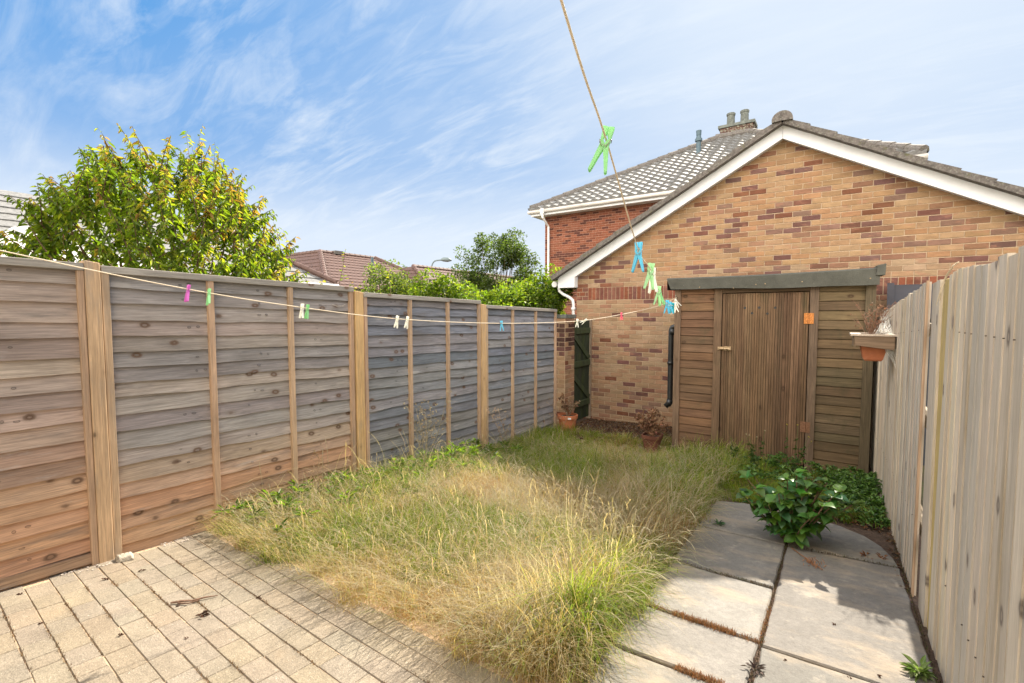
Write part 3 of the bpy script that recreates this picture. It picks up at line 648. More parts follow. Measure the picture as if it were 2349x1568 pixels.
# ------------------------------------------------------------------ left fence (waney-lap panels)
LF = -3.65
lf = empty('panel_fence', (LF, 3.5, -.1), 'weathered grey timber panel fence with orange posts along the left side', 'fence')
posts = [.917, 2.80, 4.675, 6.63]
tops = [(.10-1.5, 1.815, .85, 1.805), (.958, 1.793, 2.745, 1.75), (2.86, 1.708, 4.62, 1.675), (4.735, 1.622, 6.575, 1.585)]
tops[0] = (-1.70, 1.85, .879, 1.80)
GREY = [(.40, .36, .33), (.35, .33, .32), (.44, .385, .335), (.31, .30, .295), (.40, .345, .295), (.46, .41, .36)]
WARM = [(.64, .40, .25), (.60, .36, .215), (.67, .44, .28), (.56, .36, .235)]
for pi, (v0, z0, v1, z1) in enumerate(tops):
    mb = MB(); ns = 36; zb = min(gz(LF, v0), gz(LF, v1))-.01
    L = v1-v0; ztop = z0-.02
    z = ztop; k = 0
    while z > zb+.03:
        ex = random.uniform(.088, .118); zn = z-ex
        fr = (z-zb)/(ztop-zb)
        if pi == 0: cc = lerp(random.choice(GREY), random.choice(WARM), min(1, .30+1.0*max(0, .62-fr)*2))
        elif pi == 1: cc = lerp(random.choice(GREY), random.choice(WARM), min(1, max(.08, (.42-fr)*6)))
        else: cc = lerp(random.choice(GREY), (.36, .29, .22), max(0, .55-fr)); cc = tuple(a*b for a, b in zip(cc, (.70, .78, .90)))
        cc = jit(cc, .1); ph = random.uniform(0, 9); am = random.uniform(.001, .0055)
        base = len(mb.v)
        for i in range(ns+1):
            t = i/ns; v = v0+L*t; sl0 = (z1-z0)*t
            wv = am*math.sin(t*9+ph)+am*.6*math.sin(t*23+ph*2)+random.uniform(-.0012, .0012)
            bow = .006*math.sin(PI*t*3)+.002*math.sin(t*31+ph)
            zt_ = z+sl0+.018; zl = zn+sl0+wv
            mb.v += [(LF-.018, v, zt_), (LF+.002+bow*.4, v, (zt_+zl)/2), (LF+.013+bow, v, zl), (LF-.006, v, zl-.001)]
        for i in range(ns):
            q = base+4*i
            mb.f += [(q, q+1, q+5, q+4), (q+1, q+2, q+6, q+5), (q+2, q+3, q+7, q+6)]; mb.c += [cc]*3
        cols_ = {0: (.72, .86), 1: (.235, .50, .80), 2: (.20, .47), 3: (.5,)}[pi]
        for q_, t0 in enumerate(cols_):
            if random.random() > (.62 if pi < 2 else .4): continue
            drift = .03*math.sin(k*.35+q_)+(.02 if k % 9 > 4 else 0)
            for dv in ((0,) if (k+q_) % 3 else (0, .055)):
                tk = t0+drift; vk = v0+L*tk+dv; zk = zn+ex*random.uniform(.35, .62)+(z1-z0)*tk
                fr_ = (z+.018-(zk-(z1-z0)*tk))/(z+.018-zn); xk = (LF-.018+.020*fr_/.5 if fr_ < .5 else LF+.002+.011*(fr_-.5)/.5)+.0038
                ry, rz2 = random.uniform(.008, .016), random.uniform(.005, .009)
                for (sc_, off_, kc_) in ((1.0, 0, tuple(a*.50 for a in cc)), (.62, .0012, tuple(a*.75 for a in cc))):
                    mb.add([(xk+off_-.017*math.sin(a_)*rz2*sc_/.05, vk+math.cos(a_)*ry*sc_, zk+math.sin(a_)*rz2*sc_) for a_ in [2*PI*j_/10 for j_ in range(10)]], [tuple(range(10))], kc_)
        z = zn; k += 1
    pan = mb.build('fence_panel', M['fence'], lf)
    # back of panel so that no light leaks
    # rails and battens
    for (a, wd) in [(v0+.019, .038), (v1-(.015 if pi == 0 else .019), .030 if pi == 0 else .038)]+[(v0+L*q, .038) for q in ((.335, .665) if pi else (.665,))]:
        t = (a-v0)/L; zt_ = z0+(z1-z0)*t-.045
        bb = MB(); wob = random.uniform(-.004, .004)
        bb.hexa([(LF+.006, a-wd/2+wob, zb-.01), (LF+.042, a-wd/2+wob, zb-.01), (LF+.042, a+wd/2+wob, zb-.01), (LF+.006, a+wd/2+wob, zb-.01),
                 (LF+.006, a-wd/2, zt_), (LF+.038, a-wd/2, zt_), (LF+.038, a+wd/2, zt_), (LF+.006, a+wd/2, zt_)], jit((.52, .36, .235), .08))
        bb.build('batten', M['fencev'], pan, bevel=.002, loc=(0, 0, 0))
    bb = MB()
    vs = []
    for (v, zz_) in ((v0, z0), (v1, z1)):
        vs += [(LF-.01, v, zz_-.045), (LF+.046, v, zz_-.045), (LF+.046, v, zz_-.002), (LF-.01, v, zz_+.002)]
    bb.add(vs, [(0, 1, 2, 3), (7, 6, 5, 4), (0, 4, 5, 1), (1, 5, 6, 2), (2, 6, 7, 3), (3, 7, 4, 0)], (.36, .33, .29))
    bb.build('top_rail', M['fence'], pan, bevel=.003, loc=(0, 0, 0))
    if pi == 0:
        bb = MB(); bb.hexa([(LF-.01, v0, gz(LF, v0)+.012), (LF+.03, v0, gz(LF, v0)+.012), (LF+.03, v1, gz(LF, v1)+.012), (LF-.01, v1, gz(LF, v1)+.012),
                            (LF-.01, v0, gz(LF, v0)+.07), (LF+.03, v0, gz(LF, v0)+.07), (LF+.03, v1, gz(LF, v1)+.07), (LF-.01, v1, gz(LF, v1)+.07)], (.40, .27, .18))
        bb.build('bottom_rail', M['fence'], pan, loc=(0, 0, 0))
for i, pv_ in enumerate(posts[:3]):
    zt_ = [1.815, 1.715, 1.63][i]; bb = MB(); hw_ = (.035, .045, .046)[i]
    bb.hexa([(LF-.05, pv_-hw_, -.5), (LF+.05, pv_-hw_, -.5), (LF+.05, pv_+hw_, -.5), (LF-.05, pv_+hw_, -.5),
             (LF-.05, pv_-hw_, zt_), (LF+.05, pv_-hw_, zt_), (LF+.05, pv_+hw_, zt_-.01), (LF-.05, pv_+hw_, zt_-.01)], [(.56, .385, .235), (.64, .42, .20), (.60, .40, .21)][i])
    bb.build('fence_post', M['fencev'], lf, bevel=.004)
# ------------------------------------------------------------------ brick pier and gate
pr = empty('brick_pier', (-3.62, 6.83, -.3), 'narrow brick pier between the left fence end and the green gate', 'pier')
b = MB(); b.box((-3.73, 6.66, -.6), (-3.51, 6.99, 1.44)); b.build('core', M['mortar'], pr)
b = MB()
def pc(x, z): return jit((.17, .09, .075), .2) if z > 1.0 and random.random() < .7 else buff(x, z)
brickwall(b, -3.73, -3.51, -.59, 1.43, 6.66, pc); brickwall(b, 6.66, 6.99, -.59, 1.43, -3.51, pc, axis='x', face=1)
b.build('brickwork', M['brick'], pr)
b = MB(); b.box((-3.75, 6.64, 1.441), (-3.49, 7.01, 1.50)); b.build('capping', M['stonegrey'], pr, bevel=.006)
gt = empty('garden_gate', (-3.6, 7.45, -.37), 'dark green ledged and braced timber gate beside the brick garage', 'gate')
b = MB(); v = 7.06
while v < 7.76:
    b.box((-3.62, v+.002, -.33), (-3.60, v+.096, 1.40+random.uniform(-.006, .006)), jit((.038, .05, .034), .2)); v += .098
b.build('boards', M['gate'], gt)
for z in (-.1, .60, 1.17):
    b = MB(); b.box((-3.598, 7.07, z), (-3.572, 7.75, z+.10), jit((.06, .078, .045), .1)); b.build('ledge', M['gate'], gt, bevel=.003)
for z0 in (.0, .70):
    b = MB(); b.bar((-3.587, 7.74, z0+.02), (-3.587, 7.12, z0+.46), .02, .09, up=(0, .5, .6), col=(.055, .072, .043)); b.build('brace', M['gate'], gt)
b = MB(); b.box((-3.66, 7.765, -.38), (-3.58, 7.825, 1.41), (.33, .26, .19)); b.build('gate_post', M['fencev'], gt)
b = MB(); b.tube([(-3.57, 7.7, .55), (-3.555, 7.7, .55), (-3.555, 7.7, .42), (-3.57, 7.7, .42)], .006, 6); b.build('handle', M['zinc'], gt)

# ------------------------------------------------------------------ right fence (close boards)
RF = .42
rf = empty('closeboard_fence', (RF, 3, 0), 'tall pale vertical-board timber fence running along the right side', 'fence')
PALE = [(.55, .48, .40), (.62, .55, .455), (.50, .45, .39), (.65, .565, .45), (.57, .475, .365), (.49, .43, .355)]
def boards(v0, v1, topf, xoff, bw=.095):
    mb = MB(); v = v0; k = 0
    while v < v1-.01:
        wd = min(bw, v1-v); x = RF+xoff; zt_ = topf(v+wd/2)+random.uniform(-.008, .008); zb = gz(RF, v)-.03
        rr = random.uniform(-.0018, .0018)
        zz_ = [zb, zt_]
        ln = random.uniform(-.003, .003)
        vs = []
        for zq, s in ((zb, 0), (zt_, ln)):
            vs += [(x-.013+rr, v+s, zq), (x+.004+rr, v+s, zq), (x+.012+rr, v+wd+.014+s, zq), (x-.0092+rr, v+wd+.014+s, zq)]
        mb.hexa([vs[0], vs[1], vs[2], vs[3], vs[4], vs[5], vs[6], vs[7]], jit(random.choice(PALE), .06))
        v += bw; k += 1
    return mb
t1 = lambda v: 1.672+.006*math.sin(v*5); t2 = lambda v: 1.672-.062*max(0, v-3.15)
mb = boards(-1.5, 2.66, t1, 0)
def lean(mb, b0, b1, t0_, t1_, x, c, zt_=1.668):
    zb = gz(RF, 2.8)-.03; mb.hexa([(x-.014, b0, zb), (x+.004, b0, zb), (x+.004, b1, zb), (x-.012, b1, zb), (x-.014, t0_, zt_), (x+.004, t0_, zt_), (x+.004, t1_, zt_), (x-.012, t1_, zt_)], c)
lean(mb, 2.66, 2.795, 2.66, 2.725, RF, (.60, .53, .43)); mb.build('fence_panel', M['fencer'], rf)
mb = MB(); lean(mb, 2.865, 2.97, 2.90, 3.0, RF-.003, (.58, .51, .42), 1.66); lean(mb, 2.972, 3.07, 3.003, 3.12, RF-.001, (.52, .45, .37), 1.655); mb.build('fence_panel', M['fencer'], rf)
boards(3.20, 7.6, t2, -.012, .092).build('fence_panel', M['fencer'], rf)
b = MB(); b.box((RF-.006, 2.735, -.3), (RF+.085, 2.892, 1.66), (.54, .41, .17)); b.build('fence_post', M['fencev'], rf, bevel=.004)
b = MB(); b.box((RF+.015, 4.9, -.3), (RF+.1, 5.0, 1.5), (.42, .33, .2)); b.build('fence_post', M['fencev'], rf)
b = MB(); b.box((RF-.030, 3.180, -.1), (RF-.018, 3.192, 1.672), (.36, .25, .17)); b.build('end_board', M['fencev'], rf)
for z in (.3, .9, 1.4):
    b = MB(); b.box((RF+.02, -1.5, z), (RF+.06, 2.77, z+.07), (.4, .32, .22)); b.box((RF+.02, 2.89, z-.02), (RF+.06, 7.6, z+.05), (.4, .32, .22)); b.build('rail', M['fence'], rf)
# nail heads
b = MB(); v = -.4
while v < 7:
    for z in (1.43, .42):
        if random.random() < .35: continue
        if abs(v-2.93) > .30:
            zz_ = z-(.05*max(0, v-3)); x = RF-.0215-(.011 if v > 3.0 else 0)
            b.box((x+.0055, v+.02, zz_), (x+.010, v+.0235, zz_+.0035), (.03, .02, .02))
    v += .095 if v < 2.8 else .092
tag(b.build('nail_heads', M['darkmetal'], rf), kind='stuff')

# ------------------------------------------------------------------ shed
SV = 6.0; SB = 7.45
sh = empty('garden_shed', (-.6, 6.7, -.2), 'brown timber shed with a plank door and green felt roof in the far right corner', 'shed')
BR = [(.175, .113, .068), (.15, .096, .058), (.195, .122, .073), (.165, .112, .072), (.14, .09, .056)]
def hboards(mb, u0, u1, v, z0, z1, tilt=.0, tint=(1, 1, 1)):
    z = z0
    while z < z1-.02:
        zt_ = min(z+.1, z1); c = tuple(a*b for a, b in zip(jit(random.choice(BR), .14), tint))
        mb.add([(u0, v-.010, z+.004), (u1, v-.010, z+.004), (u1, v-.003, zt_-.012), (u0, v-.003, zt_-.012), (u0, v+.004, zt_), (u1, v+.004, zt_), (u0, v+.008, z), (u1, v+.008, z)],
               [(0, 1, 2, 3), (3, 2, 5, 4), (6, 7, 1, 0)], c)
        z = zt_
    mb.box((u0, v+.009, z0), (u1, v+.02, z1), (.03, .02, .012))
b = MB(); hboards(b, -1.55, -1.165, SV, -.26, 1.82, tint=(1.03, .93, .88)); b.build('front_cladding', M['shedh'], sh)
b = MB(); hboards(b, -.125, .27, SV, -.26, 1.82, tint=(.92, 1.0, .92)); b.build('front_cladding', M['shedh'], sh)
b = MB(); b.box((-1.60, SV+.03, -.3), (-1.585, SB, 1.95), (.2, .13, .08)); b.box((.335, SV+.03, -.3), (.35, SB, 1.95), (.2, .13, .08)); b.box((-1.58, SB-.02, -.3), (.33, SB, 1.9), (.2, .13, .08)); b.build('side_walls', M['shedv'], sh)
for (u0, u1, c) in ((-1.625, -1.55, (.20, .135, .088)), (-1.165, -1.08, (.17, .108, .065)), (-.205, -.125, (.17, .12, .08)), (.27, .355, (.14, .108, .066))):
    b = MB(); b.box((u0, SV-.028, -.28), (u1, SV+.022, 1.80), jit(c, .05)); b.build('upright', M['shedv'], sh, bevel=.003)
b = MB(); b.box((-1.078, SV-.024, 1.752), (-.207, SV+.015, 1.80), (.13, .085, .05)); b.build('lintel', M['shedh'], sh)
b = MB(); nb = 11; wdt = (-.213+1.072)/nb
for i in range(nb):
    u = -1.072+i*wdt; c = jit(random.choice([(.17, .105, .06), (.15, .092, .052), (.19, .116, .066), (.135, .085, .05)]), .12)
    zb = -.15
    for (a, bb_) in ((.0015, .030), (.0325, .053), (.0553, wdt-.001)):
        b.box((u+a, SV-.022, zb), (u+bb_, SV+.0, 1.742), jit(c, .05))
b.box((-1.071, SV+.001, -.14), (-.214, SV+.012, 1.74), (.03, .02, .012))
door = b.build('door', M['shedv'], sh, bevel=.002)
for (u, z) in ((-.835, 1.575), (-.76, 1.515), (-.688, 1.578), (-.605, 1.51), (-.53, 1.575)):
    b = MB(); b.tube([(u, SV-.0235, z), (u, SV-.0225, z)], .0135, 12); b.build('air_hole', M['black'], door, loc=(0, 0, 0))
for z, c in ((1.40, 1), (.22, .6)):
    b = MB(); b.box((-.255, SV-.027, z), (-.215, SV-.0225, z+.115)); b.box((-.204, SV-.034, z), (-.165, SV-.029, z+.115)); b.tube([(-.21, SV-.034, z), (-.21, SV-.034, z+.115)], .007, 8)
    b.build('hinge', M['rust'] if c == 1 else M['rustdull'], door, loc=(0, 0, 0))
b = MB(); b.box((-1.115, SV-.036, 1.085), (-1.05, SV-.029, 1.12)); b.box((-1.05, SV-.031, 1.08), (-.97, SV-.0245, 1.125)); b.tube([(-1.10, SV-.04, 1.10), (-.98, SV-.04, 1.10)], .009, 8)
b.tube([(-1.0, SV-.04, 1.10), (-.985, SV-.05, 1.09), (-.965, SV-.045, 1.095)], .006, 6); b.build('latch', M['zinc'], door, loc=(0, 0, 0))
# felt roof: front fascia turned down, sagging slightly, with rear slope
b = MB(); n = 28; f0 = []
for i in range(n+1):
    t = i/n; u = -1.71+(.375+1.71)*t
    zt_ = 1.945+.020*t-.012*math.sin(PI*t); zb_ = 1.808-.030*math.sin(PI*t*.9)*t-.004*math.sin(t*14)
    un = u-.0+(.0 if 0 < i < n else 0)
    b.v += [(u, SB+.12, zt_+.05), (u, SV-.06, zt_+.003), (u, SV-.085, zt_-.012), (u+(.05*(1-t)**6), SV-.08+.006*math.sin(t*17), zb_), (u+(.05*(1-t)**6), SV-.05, zb_+.002)]
for i in range(n):
    for k in range(4):
        q = 5*i+k; b.f.append((q, q+1, q+6, q+5)); b.c.append((1, 1, 1))
b.add([(-1.71, SV-.06, 1.80), (-1.71, SB+.12, 1.85), (-1.71, SB+.12, 1.995), (-1.71, SV-.06, 1.948)], [(0, 1, 2, 3)])
b.add([(.375, SV-.06, 1.80), (.375, SB+.12, 1.85), (.375, SB+.12, 2.015), (.375, SV-.06, 1.968)], [(0, 1, 2, 3)])
b.build('roof_felt', M['felt'], sh, smooth=False)
b = MB(); b.hexa([(.345, SV-.10, 1.885), (.415, SV-.105, 1.885), (.415, SV+.3, 1.90), (.345, SV+.3, 1.90), (.345, SV-.10, 1.985), (.42, SV-.105, 2.00), (.42, SV+.3, 2.02), (.345, SV+.3, 2.0)]); b.build('folded_felt_end', M['felt'], sh, bevel=.006)
for (u, z) in ((-1.32, 1.825), (-.72, 1.835), (-.63, 1.84), (-.28, 1.85), (-.95, 1.80), (.30, 1.86)):
    b = MB(); b.tube([(u, SV-.088, z), (u, SV-.085, z)], .006, 8); b.build('felt_nail', M['zinc'], sh)
# black waste pipe at the shed's left side
bp = empty('black_drainpipe', (-1.74, 6.30, .3), 'short black plastic drainpipe beside the left corner of the shed', 'drainpipe')
b = MB(); b.tube([(-1.64, 6.3, 1.345), (-1.70, 6.3, 1.345), (-1.735, 6.3, 1.33), (-1.75, 6.3, 1.29), (-1.75, 6.3, .38), (-1.755, 6.29, .33), (-1.80, 6.27, .28)], .034, 14); b.tube([(-1.75, 6.3, .84), (-1.75, 6.3, .88)], .04, 14); b.tube([(-1.735, 6.3, 1.235), (-1.735+.005, 6.3, 1.31)], .041, 14)
b.tube([(-1.75, 6.3, .37), (-1.755, 6.295, .33), (-1.775, 6.285, .30)], .041, 12)
b.build('pipe', M['black'], bp, smooth=True)
b = MB(); b.box((-1.79, 6.29, .845), (-1.60, 6.31, .875)); b.build('bracket', M['black'], bp)

# ------------------------------------------------------------------ vegetation builders
def blades(P, H, D, K, Wd, C, seg=4, seed=0, t0=(0, .18)):
    """P base (n,3); H length; D lean dir (n,2) unit; K bend angle at tip (rad from vertical), Wd width, C (n,3)"""
    n = len(P); r = np.random.default_rng(seed)
    V = np.zeros((n, (seg+1)*2, 3)); pos = P.copy(); th0 = r.uniform(*t0, n)
    side = np.stack([-D[:, 1], D[:, 0]], 1); a = r.uniform(-.9, .9, n); sx = side*np.cos(a)[:, None]+D*np.sin(a)[:, None]
    wob = r.normal(0, .24, (n, seg+1, 2))
    for i in range(seg+1):
        t = i/seg; w = Wd*(1-t)**.6 if i < seg else Wd*.12
        o = np.concatenate([sx*w[:, None]/2, np.zeros((n, 1))], 1)
        V[:, 2*i] = pos-o; V[:, 2*i+1] = pos+o
        if i < seg:
            th = th0+K*((i+.5)/seg)**1.35; st = H/seg
            d = D+wob[:, i]
            pos = pos+np.concatenate([d*(np.sin(th)*st)[:, None], (np.cos(th)*st)[:, None]], 1)
    idx = (np.arange(n)*(seg+1)*2)[:, None]
    F = np.concatenate([idx+np.array([[2*i, 2*i+1, 2*i+3, 2*i+2]]) for i in range(seg)], 1).reshape(-1, 4)
    return V.reshape(-1, 3), F, np.repeat(C, seg, axis=0)
def merge(L):
    Vs, Fs, Cs, o = [], [], [], 0
    for V, F, C in L:
        Vs.append(V); Fs.append(F+o); Cs.append(C); o += len(V)
    return np.concatenate(Vs), np.concatenate(Fs), np.concatenate(Cs)
def leaves(P, D, N, L, Wd, C, fold=.25, droop=.2):
    """P base, D direction unit, N normal-ish, -> 2 quads per leaf folded at midrib (6 verts)"""
    n = len(P); D = D/np.linalg.norm(D, axis=1)[:, None]
    X = np.cross(D, N); X /= np.linalg.norm(X, axis=1)[:, None]+1e-9; N = np.cross(X, D)
    L = L[:, None]; Wd = Wd[:, None]
    V = np.zeros((n, 6, 3)); V[:, 0] = P; m1 = P+D*L*.36; m2 = P+D*L*.70-N*L*droop*.35; tip = P+D*L-N*L*droop
    V[:, 1] = m1+X*Wd/2+N*Wd*fold; V[:, 2] = m2+X*Wd*.34+N*Wd*fold*.6; V[:, 3] = tip; V[:, 4] = m2-X*Wd*.34+N*Wd*fold*.6; V[:, 5] = m1-X*Wd/2+N*Wd*fold
    idx = (np.arange(n)*6)[:, None]
    F = np.concatenate([idx+np.array([[0, 1, 2, 3]]), idx+np.array([[0, 3, 4, 5]])], 1).reshape(-1, 4)
    return V.reshape(-1, 3), F, np.repeat(C, 2, axis=0)
def pick(n, cols, w=None, j=.15, r=RNG):
    c = np.array(cols)[r.choice(len(cols), n, p=w)]
    return np.clip(c*(1+r.normal(0, j, (n, 1)))*(1+r.normal(0, j*.25, (n, 3))), .003, .95)
def unit(n, r=RNG):
    d = r.normal(0, 1, (n, 3)); return d/np.linalg.norm(d, axis=1)[:, None]

# ------------------------------------------------------------------ lawn
def inlawn(u, v):
    e = .05*np.sin(u*7)+.04*np.sin(u*17+1)
    a = (u > -3.62) & (u < -.745+.02*np.sin(v*9)) & (v > 1.50+e) & (v < 6.45)
    b_ = (u >= -.80) & (u < .34) & (v > 4.32-.1*np.sin(u*5)) & (v < 5.95)
    shed_ = (u > -1.7) & (v > 5.93)
    return (a | b_) & ~shed_
def inlawn_b(u, v): return a
Lst = []
def grassfield(nt_, per, seedv, hmul=1., white=0):
    r = np.random.default_rng(seedv)
    cu = r.uniform(-3.62, .34, nt_*3); cv = r.uniform(1.42, 6.45, nt_*3)
    keep = inlawn(cu, cv) & (r.random(nt_*3) < np.clip(1.5-.19*cv, .35, 1)); cu, cv = cu[keep][:nt_], cv[keep][:nt_]; m_ = len(cu)
    n = m_*per; U = np.repeat(cu, per)+r.normal(0, .030, n); Vv = np.repeat(cv, per)+r.normal(0, .030, n)
    tuft_h = np.repeat(r.uniform(.5, 1.35, m_), per)
    dist = np.minimum.reduce([U+3.62, Vv-1.45])
    hN = vnoise(U, Vv, 1.1, 5); gN = vnoise(U, Vv, 1.5, 8); gN2 = vnoise(U, Vv, 3.2, 9); oN = vnoise(U, Vv, 1.2, 21); wN = vnoise(U, Vv, 1.7, 31)
    H = (.08+.26*hN**1.3)*tuft_h*hmul*r.uniform(.55, 1.2, n)
    right = np.clip(1-np.abs(U+.95)/.35, 0, 1)*(Vv < 4.2); near = np.clip(1-np.abs(Vv-1.65)/.5, 0, 1)
    ed = np.clip((Vv-1.47)/.28, 0, 1); H *= (1+.45*right+.25*near*(U > -1.5))*(.50+.50*ed)
    H *= np.where(U > -.78, .6, 1)*np.where(Vv > 4.4, .88, 1)
    ang = r.uniform(0, 2*PI, n); flow = vnoise(U, Vv, .9, 41)*2*PI*1.5
    D = np.stack([np.cos(ang)+.7*np.cos(flow), np.sin(ang)+.7*np.sin(flow)], 1)
    edge = near*.9; D[:, 1] -= edge; D[:, 0] += right*.7
    D /= np.linalg.norm(D, axis=1)[:, None]
    K = r.uniform(.5, 2.7, n); flat = np.clip((vnoise(U, Vv, 1.9, 51)-.42)*4, 0, 1)*(near < .3)*(right < .3)
    D = D*(1-flat[:, None])+flat[:, None]*np.stack([np.cos(flow*1.3), np.sin(flow*1.3)], 1)*1.4+r.normal(0, .15, (n, 2)); D /= np.linalg.norm(D, axis=1)[:, None]
    K = K*(1-flat)+flat*r.uniform(1.5, 2.8, n); H *= 1-.18*flat
    # colour
    green = np.clip((gN-.52)*4.5+.22+(gN2-.5)*1.4, 0, 1)
    fenceg = np.clip(1-(U+3.62)/.75, 0, 1); back = np.clip((Vv-3.6)/1.4, 0, 1)+np.clip((Vv-3.3)/.8, 0, 1)*(U > -1.4)
    farg = np.clip(1-np.abs(U+2.9)/.5, 0, 1)*np.clip((Vv-3.5)/1, 0, 1)
    green = np.clip(green+fenceg*1.0+back*.45+farg*.3+.12*right, 0, .85)
    isg = r.random(n) < green
    gcol = pick(n, [(.29, .44, .05), (.38, .52, .07), (.21, .35, .04), (.50, .58, .10)], None, .18, r)
    scol = pick(n, [(.84, .65, .30), (.86, .70, .38), (.80, .59, .24), (.88, .76, .48), (.74, .57, .24)], None, .14, r)
    ocol = pick(n, [(.78, .44, .19), (.80, .52, .25)], None, .12, r); wcol = pick(n, [(.86, .79, .62), (.80, .73, .57)], None, .10, r)
    iso = (r.random(n) < np.clip((oN-.60)*4, 0, .7)); isw = (r.random(n) < np.clip((wN-.5)*3+.12+white, 0, .8)*(Vv < 3.6))
    gcol = gcol*1.15; C = np.where(isg[:, None], gcol, np.where(iso[:, None], ocol, np.where(isw[:, None], wcol, scol)))
    P = np.stack([U, Vv, gz(U, Vv)-.02], 1)
    ok = inlawn(U, Vv+0) | (r.random(n) < .35)
    P, H, D, K, C, isg = P[ok], H[ok], D[ok], K[ok], C[ok], isg[ok]
    Wd = np.where(isg, r.uniform(.0026, .0062, len(P)), r.uniform(.0014, .0042, len(P)))
    return blades(P, H, D, K, Wd, C, 4, seedv)
Lst.append(grassfield(3600, 36, 101)); Lst.append(grassfield(900, 14, 102, 1.35, .25))
# seeding stalks with plaited heads
def stalks(n, seedv, reg=(-3.55, -.78, 1.45, 6.2), hm=1., wm=1.):
    r = np.random.default_rng(seedv); U = r.uniform(reg[0], reg[1], n*2); Vv = r.uniform(reg[2], reg[3], n*2)
    k = inlawn(U, Vv) & (r.random(n*2) < np.clip(1.25-.22*Vv+.5*(U > -1.5), .12, 1)); U, Vv = U[k][:n], Vv[k][:n]; n = len(U)
    near = np.clip(1-np.abs(Vv-1.6)/.4, 0, 1); right = np.clip(1-np.abs(U+.9)/.4, 0, 1)
    H = hm*r.uniform(.18, .38, n)*(1+.25*right)*(.6+.4*np.clip((Vv-1.47)/.3, 0, 1))*np.where(Vv > 3.6, .7, 1); ang = r.uniform(0, 2*PI, n); D = np.stack([np.cos(ang)+right*.9, np.sin(ang)-near*.9], 1); D /= np.linalg.norm(D, axis=1)[:, None]
    K = r.uniform(.6, 2.5, n); seg = 14; V = np.zeros((n, (seg+1)*2, 3)); pos = np.stack([U, Vv, gz(U, Vv)-.01], 1)
    side = np.stack([-D[:, 1], D[:, 0]], 1)
    C = pick(n, [(.84, .71, .47), (.86, .76, .54), (.78, .63, .37), (.55, .52, .25)], [.35, .3, .25, .1], .1, r)
    for i in range(seg+1):
        w = .0014 if i < 9 else (.0040 if i % 2 else .0017)
        if i == seg: w = .0006
        w *= wm
        sh_ = 0 if i < 9 else (.0016 if i % 4 < 2 else -.0016)
        o = np.concatenate([side*w/2, np.zeros((n, 1))], 1); c = np.concatenate([side*sh_, np.zeros((n, 1))], 1)
        V[:, 2*i] = pos-o+c; V[:, 2*i+1] = pos+o+c
        th = .08+K*((i+.5)/seg)**1.7; st = H/seg
        pos = pos+np.concatenate([D*(np.sin(th)*st)[:, None], (np.cos(th)*st)[:, None]], 1)
    idx = (np.arange(n)*(seg+1)*2)[:, None]
    F = np.concatenate([idx+np.array([[2*i, 2*i+1, 2*i+3, 2*i+2]]) for i in range(seg)], 1).reshape(-1, 4)
    return V.reshape(-1, 3), F, np.repeat(C, seg, axis=0)
Lst.append(stalks(5200, 201)); Lst.append(stalks(150, 203, (-3.6, -2.7, 1.6, 6.0), 1.75, 1.35)); Lst.append(stalks(350, 204, (-1.9, -.8, 1.6, 4.2), 1.35, 1.1)); Lst.append(stalks(160, 205, (-3.4, -1.8, 4.6, 6.2), 1.5, 1.3))
def tangle(n, sd_):
    r = np.random.default_rng(sd_); U = r.uniform(-3.6, -.72, n*2); Vv = r.uniform(1.42, 5.2, n*2); k = inlawn(U, Vv) & (r.random(n*2) < np.clip(1.3-.2*Vv, .3, 1)); U, Vv = U[k][:n], Vv[k][:n]; n = len(U)
    hN = vnoise(U, Vv, 1.1, 5); near = np.clip(1-np.abs(Vv-1.6)/.35, 0, 1); right = np.clip(1-np.abs(U+.85)/.25, 0, 1)
    P = np.stack([U, Vv, gz(U, Vv)+r.uniform(.02, .10, n)+.10*hN], 1); a = r.uniform(0, 2*PI, n)
    D = np.stack([np.cos(a)+right*.9, np.sin(a)-near*1.1], 1); D /= np.linalg.norm(D, axis=1)[:, None]
    g_ = (vnoise(U, Vv, 1.5, 8) > .6) & (r.random(n) < .5)
    C = np.where(g_[:, None], pick(n, [(.32, .44, .09), (.42, .50, .14)], None, .15, r), pick(n, [(.84, .72, .48), (.88, .80, .60), (.78, .62, .36), (.80, .52, .27)], [.4, .3, .2, .1], .1, r))
    return blades(P, r.uniform(.12, .34, n), D, r.uniform(.2, 1.3, n), r.uniform(.0013, .0027, n), C, 5, sd_, (.75, 1.35))
Lst.append(tangle(12000, 301))
def fringe(n, sd_):
    r = np.random.default_rng(sd_); a_ = r.random(n) < .68
    U = np.where(a_, r.uniform(-3.5, -.78, n), r.uniform(-.86, -.76, n)); Vv = np.where(a_, r.uniform(1.44, 1.62, n), r.uniform(1.5, 4.2, n)); P = np.stack([U, Vv, gz(U, Vv)+r.uniform(.0, .08, n)], 1)
    D = np.where(a_[:, None], np.stack([r.normal(0, .6, n), -np.ones(n)], 1), np.stack([np.ones(n), r.normal(-.2, .6, n)], 1)); D /= np.linalg.norm(D, axis=1)[:, None]
    return blades(P, r.uniform(.12, .36, n), D, r.uniform(.5, 1.5, n), r.uniform(.0014, .0026, n), pick(n, [(.86, .72, .46), (.88, .78, .56), (.74, .56, .32), (.36, .46, .12)], None, .12, r), 6, sd_, (.35, 1.0))
Lst.append(fringe(1500, 401))
lawn = npmesh('long_grass', *merge(Lst), M['grass']); tag(lawn, kind='stuff', label='overgrown sun-bleached lawn of long tangled grass', cat='grass')
print('grass faces', len(lawn.data.polygons))
